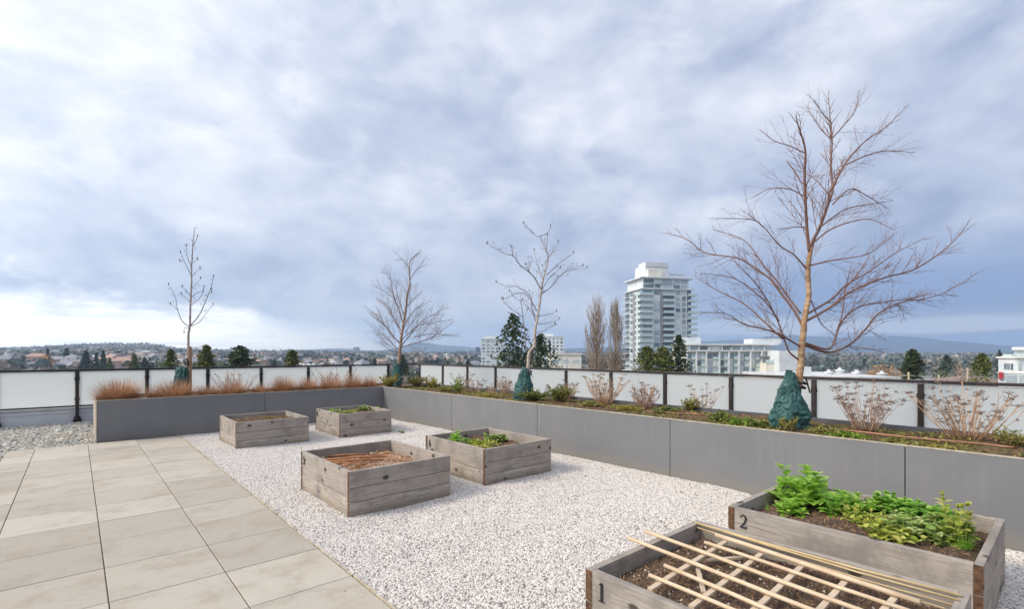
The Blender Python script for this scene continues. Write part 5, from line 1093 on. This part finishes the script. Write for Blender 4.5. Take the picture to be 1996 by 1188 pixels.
def low_white():
    D = 190.0; k = D / F; p = atD(1330, HY, D); t = thing('apartment_building', 'low white apartment building with tall fins and a thin flat roof', 'building', (p.x, p.y, GZ), -YAW + R(-3)); X = lambda px: (px - 1330) * k
    zr = ztop(671, D) - GZ; z1 = ztop(684.5, D) - GZ; m = MB(); m.box(0, 1.2, 0, X(1505), 14, zr - .5); m.build('wall', CREAM, t)
    m = MB(); m.box(-.4, -.3, zr - .49, X(1512), 14.4, zr); m.build('roof_slab', WHITEP, t)
    m = MB(); m.box(-.2, -.2, z1 - .25, X(1490), 1.19, z1 + .1); m.build('floor_slab', WHITEP, t)
    fins = [1338, 1356, 1375, 1400, 1418, 1437, 1459, 1480]
    for f in fins:
        m = MB(); m.box(X(f), -.15, 0, X(f) + .5, 1.19, z1 - .26); m.build('fin', WHITEP, t); m = MB(); m.box(X(f) + 1.2, .2, z1 + .11, X(f) + 1.5, 1.19, zr - .5); m.build('fin', WHITEP, t)
    fh = 2.7
    for a, b in zip(fins, fins[1:] + [1500]):
        m = MB(); m.box(X(a) + 1.6, 1.1, z1 + .5, X(b) + .9, 1.195, zr - .9); m.build('window', WIN, t)
        for q in range(5):
            zz = z1 - .5 - fh * (q + 1); m = MB(); x0, x1 = X(a) + .7, X(b) - .2; m.box(x0, 1.1, zz + .3, x0 + (x1 - x0) * .52, 1.195, zz + 2.3); m.build('window', WIN, t)
            m = MB(); m.box(x0 + (x1 - x0) * .56, .9, zz - .1, x1, 1.195, zz + 2.2); m.build('window', WIN, t)
            if q < 4: m = MB(); m.box(x0 + (x1 - x0) * .5, .05, zz - .1, x1, .14, zz + .9); m.build('balustrade', BALG, t)
    # end wing coming forward
    zw = ztop(684, D - 12) - GZ; x0, x1 = X(1478), X(1540)
    m = MB(); m.box(x0 + 2.8, -9.0, 0, x1 - .6, 1.0, zw); m.build('end_wing', WHITEP, t)
    m = MB(); m.box(x0, -5, 0, x0 + 2.79, .98, zw - 4.6); m.build('end_wing', CREAM, t)
    m = MB(); m.box(x0 - .2, -5.2, zw - 4.59, x0 + 2.79, -5.0, zw - 3.4); m.build('balustrade', BALG, t)
    m = MB(); m.box(x0 - .9, -2, zw - 2.4, x0 + 2.78, .97, zw - 2.0); m.build('canopy', GREYP, t)
    m = MB(); m.box(X(1330), 4, zr + .01, X(1372), 12, zr + 2.6); m.build('roof_block', WHITEP, t); m = MB(); m.box(X(1472), 4, zr + .01, X(1528), 12, zr + 2.0); m.build('roof_block', WHITEP, t)
    for q in (2.4, 6.2): m = MB(); m.box(x1 - .9, -9.2, zw - q - 1.2, x1 + .1, -9.01, zw - q); m.build('window', WIND, t)
low_white()
# ---- the white apartment house at the frame's edge
def edge_house():
    D = 78.0; k = D / F; p = atD(1946, HY, D); t = thing('apartment_house', 'white apartment house with a red door and a set-back top storey', 'building', (p.x, p.y, GZ), -YAW + R(-47)); X = lambda px: (px - 1946) * k * .717; Z = lambda py: ztop(py, D) - GZ
    m = MB(); m.box(0, 0, 0, X(2120), 12, Z(699)); m.build('wall', WHITEP, t)
    m = MB(); m.box(-.25, -.25, Z(699) + .01, X(2122), 12.2, Z(696)); m.build('roof_slab', CREAM, t)
    m = MB(); m.box(X(1975), 2.2, Z(696) + .01, X(2120), 11, Z(683)); m.build('upper_storey', WHITEP, t); m = MB(); m.box(X(1971), 1.2, Z(683) + .01, X(2122), 11.6, Z(677)); m.build('roof_slab', WHITEP, t)
    m = MB(); m.box(X(1984), 2.1, Z(695), X(1996), 2.19, Z(685)); m.build('window', WIN, t); m = MB(); m.box(X(2002), 2.1, Z(695), X(2030), 2.19, Z(685)); m.build('window', WIN, t)
    for a, b, c, d in ((1957, 1961, 720, 709), (1962, 1968, 720, 709), (1970, 1974, 721, 709), (1984, 1991, 722, 708), (1994, 2003, 722, 709), (1961, 1982, 745, 731), (1985, 1996, 746, 731), (2000, 2024, 746, 731)):
        m = MB(); m.box(X(a), -.08, Z(c), X(b), -.01, Z(d)); m.build('window', WIND, t)
    m = MB(); m.box(X(1947), -.5, Z(739), X(1955), -.01, Z(726)); m.build('door', mottled('red_paint', srgb(176, 36, 44), srgb(150, 30, 38), 2, .5), t)
    m = MB(); m.box(-.2, -.16, Z(728), X(2120), -.081, Z(727)); m.build('floor_slab', CREAM, t)
    m = MB(); m.box(X(1975), -1.1, Z(696) + .01, X(2120), -1.04, Z(690)); m.box(X(1955), .2, Z(696) + .01, X(1972), .26, Z(691)); m.build('balustrade', BALG, t)
edge_house()
# ---- the flat white roof next door with its vents, hip roof, poles
def next_roof():
    D = 62.0; k = D / F; p = atD(1560, HY, D); t = thing('flat_roofed_building', 'neighbouring building with a flat pale roof carrying four white vents', 'building', (p.x, p.y, GZ), -YAW + R(-2)); z = ztop(735, D) - GZ
    m = MB(); m.box(0, 0, 0, (1745 - 1560) * k, 16, z - .3); m.build('wall', CREAM, t); m = MB(); m.box(-.3, -.3, z - .29, (1748 - 1560) * k, 16.3, z); m.build('roof', mottled('pale_roofing', srgb(206, 206, 206), srgb(180, 180, 182), 1, .8), t)
    m = MB(); m.box(.9, 1, z + .01, (1590 - 1560) * k, 2.2, z + 1.2); m.build('roof_block', WHITEP, t)
next_roof()
def vent(px, py, s, lab):
    D = 70.0; p = atD(px, py, D); zr = ztop(735, 62.0); t = thing('roof_vent', lab, 'roof vent', (p.x, p.y, zr), 0, 'white vents on the flat pale roof'); r = s * D / F / 2; h = p.z - zr
    m = MB(); m.prism([(p.x + math.cos(a * .785) * r * .5, p.y + math.sin(a * .785) * r * .5) for a in range(8)], zr, p.z - r * .7); m.build('stem', WHITEP, t)
    m = MB(); n = 8; b = len(m.v)
    for rr_, z in ((.55, -.7), (1.0, -.05), (1.0, .05), (.35, .15), (.35, .5)):
        for a in range(n): m.v.append((p.x + math.cos(a * .785) * r * rr_, p.y + math.sin(a * .785) * r * rr_, p.z + z * r))
    for j in range(4):
        for a in range(n): m.f.append((j * n + a, j * n + (a + 1) % n, (j + 1) * n + (a + 1) % n, (j + 1) * n + a)); m.mi.append(0); m.sm.append(False)
    m.f.append(tuple(4 * n + a for a in range(n))); m.mi.append(0); m.sm.append(False); m.build('hood', WHITEP, t)
for a in ((1616, 726, 18, 'small white roof vent closest to the trunk of the tall tree'), (1637, 722, 18, 'tallest white roof vent'), (1670, 727, 20, 'third white roof vent along from the tall tree'), (1719, 729, 20, 'white roof vent standing apart near the dark cedar')): vent(*a)
ROOFB = mottled('brown_shingle', srgb(140, 120, 110), srgb(116, 98, 92), 3, .9); ROOFG = mottled('grey_shingle', srgb(146, 146, 152), srgb(122, 122, 130), 2, .9); ROOFR = mottled('red_tile_roof', srgb(184, 152, 138), srgb(164, 134, 122), 2, .9); SID = mottled('pale_siding', srgb(206, 198, 188), srgb(184, 178, 170), 1, .8); SIDB = mottled('blue_siding', srgb(150, 160, 176), srgb(130, 140, 156), 1, .8); SIDP = mottled('pink_siding', srgb(204, 172, 156), srgb(186, 152, 138), 1, .8)  # roof colours paled and muted so that they carry some haze
def house_parts(t, w, d, hw, hr, hip, wm, rm):
    m = MB(); m.box(-w / 2, -d / 2, -3, w / 2, d / 2, hw); m.build('wall', wm, t); m = MB(); o = .5; x, y = w / 2 + o, d / 2 + o; rx = (w / 2 - d / 2 * .9) if hip else x; z0 = hw + .02
    a = [(-x, -y, z0), (x, -y, z0), (x, y, z0), (-x, y, z0), (-rx, 0, z0 + hr), (rx, 0, z0 + hr)]
    for f in ((0, 1, 5, 4), (2, 3, 4, 5), (3, 0, 4), (1, 2, 5), (3, 2, 1, 0)): m.face([a[i] for i in f])
    m.build('roof', rm, t)
    win = None
    for i, fx_ in enumerate((-.32, 0, .32)):
        for zz in (.9, 3.6):
            if zz + 1.5 > hw: continue
            if win is None: m = MB(); m.box(-.7, -d / 2 - .06, 0, .7, -d / 2 - .005, 1.4); win = m.build('window', WIND, t); win.location = (fx_ * w, 0, zz)
            else: put(win, t, (fx_ * w, 0, zz))
p = gpt(1886, 88); t = thing('house', 'house with a wide brown hip roof just above the railing before the green trees', 'house', (p.x, p.y, ztop(748, 88) - 5.5), -YAW + R(-3)); house_parts(t, 11, 8, 5.5, ztop(736, 88) - ztop(748, 88) + .2, True, SID, ROOFB)
p = gpt(1806, 92); t = thing('house', 'house with a low pale brown roof next to the dark cedar', 'house', (p.x, p.y, ztop(748, 92) - 5.5), -YAW + R(4)); house_parts(t, 9, 8, 5.5, ztop(740, 92) - ztop(748, 92) + .2, True, SID, ROOFG)
POLE = mottled('pole_timber', srgb(176, 164, 140), srgb(150, 138, 118), 2, .9)
for px, py, D, lab in ((1771, 726, 70, 'short pale utility pole in front of the dark cedar'), (1886, 717, 84, 'pale utility pole in front of the pinkish bare tree'), (1830, 731, 84, 'stubby pale pole top below the bushy evergreen')):
    p = gpt(px, D); z = ztop(py, D); t = thing('utility_pole', lab, 'utility pole', p); m = MB(); m.tube([p, V(p.x, p.y, z)], [.18, .13], 8); m.build('post', POLE, t)
    m = MB(); m.bar(V(p.x, p.y, z - .5) - RGT * .9, V(p.x, p.y, z - .5) + RGT * .9, .12, .12); m.build('cross_arm', POLE, t)
p = gpt(1202, 170); t = thing('street_lamp', 'thin grey lamp mast beyond the low flat-roofed building', 'lamp mast', gpt(1105, 170)); q = gpt(1105, 170); m = MB(); m.tube([q, V(q.x, q.y, ztop(682, 170))], [.2, .14], 6); m.build('post', GREYP, t); m = MB(); m.bar(V(q.x, q.y, ztop(682, 170)), V(q.x, q.y, ztop(682, 170)) + RGT * 1.6, .3, .2); m.build('lamp_head', GREYP, t)

# ---- far houses of the west suburb: one of each kind, then copies
kinds = [('far pale house with a grey gable roof among trees', 12, 9, 6, 3, False, SID, ROOFG), ('far house with a red-brown hip roof', 15, 10, 5, 3, True, SIDP, ROOFR), ('far white house with a pale grey hip roof', 12, 10, 6, 2.6, True, WHITEP, ROOFG), ('far blue-grey house with a grey gable roof', 10, 9, 6, 3, False, SIDB, ROOFG), ('far cream house with a brown gable roof', 13, 9, 6, 3.2, False, CREAM, ROOFB), ('far pink house with an orange-red gable roof', 11, 8, 6, 3, False, SIDP, ROOFR)]
proto = []
def place_house(kd, px, D, py_ridge, rot, lab=None):
    D *= 1.65
    p = gpt(px, D); hw, hr = kinds[kd][3], kinds[kd][4]; z = ztop(py_ridge, D) - hw - hr if py_ridge else p.z
    while len(proto) <= kd: proto.append(None)
    if proto[kd] is None:
        t = thing('house', lab or kinds[kd][0], 'house', (0, 0, 0), 1e-9, 'far suburban houses: ' + kinds[kd][0]); house_parts(t, *kinds[kd][1:]); proto[kd] = t
    else: t = dup(proto[kd])
    t.location = (p.x, p.y, z); t.rotation_euler = (0, 0, -YAW + R(rot)); t['label'] = lab or kinds[kd][0]; return t
rr = random.Random(77)
spec = [(4, 0, 240, 694), (18, 2, 300, 690), (60, 4, 300, 693), (72, 1, 260, 689), (58, 5, 230, 702), (112, 0, 280, 695), (143, 2, 250, 692), (128, 3, 220, 703), (150, 3, 200, 704), (183, 0, 330, 697), (213, 5, 250, 692), (240, 1, 210, 696), (222, 2, 330, 690), (275, 0, 260, 702), (296, 3, 330, 692), (12, 5, 200, 705), (32, 2, 215, 707), (84, 0, 205, 706), (104, 2, 210, 704), (196, 4, 260, 704), (318, 2, 300, 698), (345, 4, 330, 694), (432, 0, 300, 700), (448, 2, 260, 703), (505, 1, 280, 702), (520, 2, 360, 694), (545, 0, 340, 697), (602, 2, 300, 702), (625, 4, 300, 700), (680, 1, 330, 698), (705, 2, 300, 702), (745, 5, 330, 700), (850, 1, 420, 699), (895, 5, 380, 702), (925, 2, 330, 704), (660, 0, 420, 694), (765, 2, 520, 694), (470, 4, 420, 694), (20, 0, 420, 683), (110, 2, 480, 682), (230, 3, 500, 682), (275, 2, 520, 687)]
for px, kd, D, py in spec: place_house(kd, px, D, py, rr.uniform(-40, 40))

# ---- far downtown towers
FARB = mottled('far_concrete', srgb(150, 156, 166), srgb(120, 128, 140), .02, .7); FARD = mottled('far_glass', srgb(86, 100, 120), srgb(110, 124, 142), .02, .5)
dt = [(695, 2600, 677, 24, FARD, 'lone slim dark skyscraper on the skyline beyond the orange grass'), (709, 2500, 684, 20, FARB, 'short pale tower beside the lone skyscraper'), (722, 2500, 688, 26, FARB, 'squat tower past the lone skyscraper'), (887, 2400, 684, 22, FARD, 'slim bluish downtown tower standing in front of the mountain slope'), (893, 2500, 690, 34, FARB, 'broad low downtown tower'), (899, 2300, 683, 20, FARD, 'dark downtown tower in the middle of the far cluster'), (908, 2200, 684, 22, FARB, 'pale downtown tower past the dark one'), (916, 2100, 684, 24, FARB, 'grey downtown tower near the white block'), (931, 1500, 677, 14, FARD, 'thin dark tower just beside the far white block'), (924, 1900, 690, 26, FARB, 'low grey downtown block before the thin dark tower'), (881, 2500, 691, 22, FARD, 'low bluish tower at the end of the downtown cluster'),
      (1626, 1500, 683, 16, WHITEP, 'white twin tower of the far hillside town beyond the tall tree'), (1634, 1500, 681, 10, WHITEP, 'slimmer white twin tower of the far hillside town'), (1590, 1500, 693, 30, SIDP, 'far pinkish block near the trunk of the tall tree'), (1696, 1600, 690, 40, SIDP, 'far pinkish block in the eastern town'), (1660, 1500, 698, 60, WHITEP, 'far long white shed in the eastern town')]
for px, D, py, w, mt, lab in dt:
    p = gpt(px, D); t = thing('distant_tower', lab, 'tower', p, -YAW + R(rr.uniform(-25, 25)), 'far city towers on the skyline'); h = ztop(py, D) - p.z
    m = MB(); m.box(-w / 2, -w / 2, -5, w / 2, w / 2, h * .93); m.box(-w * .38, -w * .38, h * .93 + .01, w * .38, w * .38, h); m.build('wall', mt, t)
    wn = None
    for k in range(6):
        if wn is None: m = MB(); m.box(-w * .42, -w / 2 - .3, 0, w * .42, -w / 2 - .02, h * .06); wn = m.build('window', WIND, t); wn.location = (0, 0, h * .3)
        else: put(wn, t, (0, 0, h * (.3 + .1 * k)))
# ---- the mass of far roofs and tree tops
m = MB(); m2 = MB(); rr = random.Random(5)
mt_list = [SID, ROOFG, WHITEP, ROOFB, SIDP]
for i in range(5200):
    D = 330 * (14 ** rr.random()); u = rr.uniform(-1.15, 1.15); px = CX + u * F
    if D < 900 and u > -.35: continue
    p = gpt(px, D); s = rr.uniform(3.5, 7) * (1 + D / 4000); h = rr.uniform(4, 9) * (1 + D / 6000); a = rr.random() * 3.14; c_, s_ = math.cos(a), math.sin(a); L = s * rr.uniform(.6, 1.0)
    q = [(p.x + c_ * x - s_ * y, p.y + s_ * x + c_ * y) for x, y in ((-s, -L), (s, -L), (s, L), (-s, L))]; m.prism(q, p.z - 3, p.z + h, rr.choice((0, 0, 1, 1, 2, 3, 4)))
kind(m.build('distant_city_ground', mt_list), 'stuff')
for i in range(9000):
    D = 300 * (18 ** rr.random()); u = rr.uniform(-1.2, 1.2); px = CX + u * F
    if D < 450 and u > -.1: continue
    p = gpt(px, D)
    if D < 2500 and mnoise.noise(V(p.x / 160, p.y / 160, 1)) < -.15: continue
    r = rr.uniform(2.2, 5.5) * (1 + D / 1800); h = rr.uniform(5, 12) * (1 + D / 6000); c = 0 if rr.random() < .55 else (1 if rr.random() < .6 else 2); random.seed(i)
    for k in range(9): v = V(rr.gauss(0, .5), rr.gauss(0, .5), rr.random()); m2.quad(V(p.x + v.x * r, p.y + v.y * r, p.z + h * (.25 + .75 * v.z)), r * rr.uniform(.7, 1.2), c)
FARBARE = leafy('hazed_bare_trees', srgb(122, 116, 114), srgb(144, 134, 126), srgb(156, 142, 128), .1, .9); FARGREEN = leafy('hazed_green_trees', srgb(84, 96, 88), srgb(104, 114, 104), srgb(122, 128, 112), .1, .9)  # all three far tree colours are paled to carry distance haze
FARBLUE = leafy('hazed_evergreens', srgb(70, 84, 86), srgb(92, 104, 104), srgb(110, 120, 118), .1, .9)
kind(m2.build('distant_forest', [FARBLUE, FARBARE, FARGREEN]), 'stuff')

# ---- air
m = MB(); m.box(-7700, -7700, -60, 7700, 7700, 420)
def haze_mat():
    mm, t = new_mat('air'); v = t.n('ShaderNodeVolumePrincipled'); v.inputs['Color'].default_value = (.62, .79, 1.0, 1); v.inputs['Density'].default_value = 0.00018; v.inputs['Anisotropy'].default_value = 0.55
    o = t.n('ShaderNodeOutputMaterial'); t.l(v.outputs[0], o.inputs['Volume']); return mm
kind(m.build('haze', haze_mat()), 'stuff')
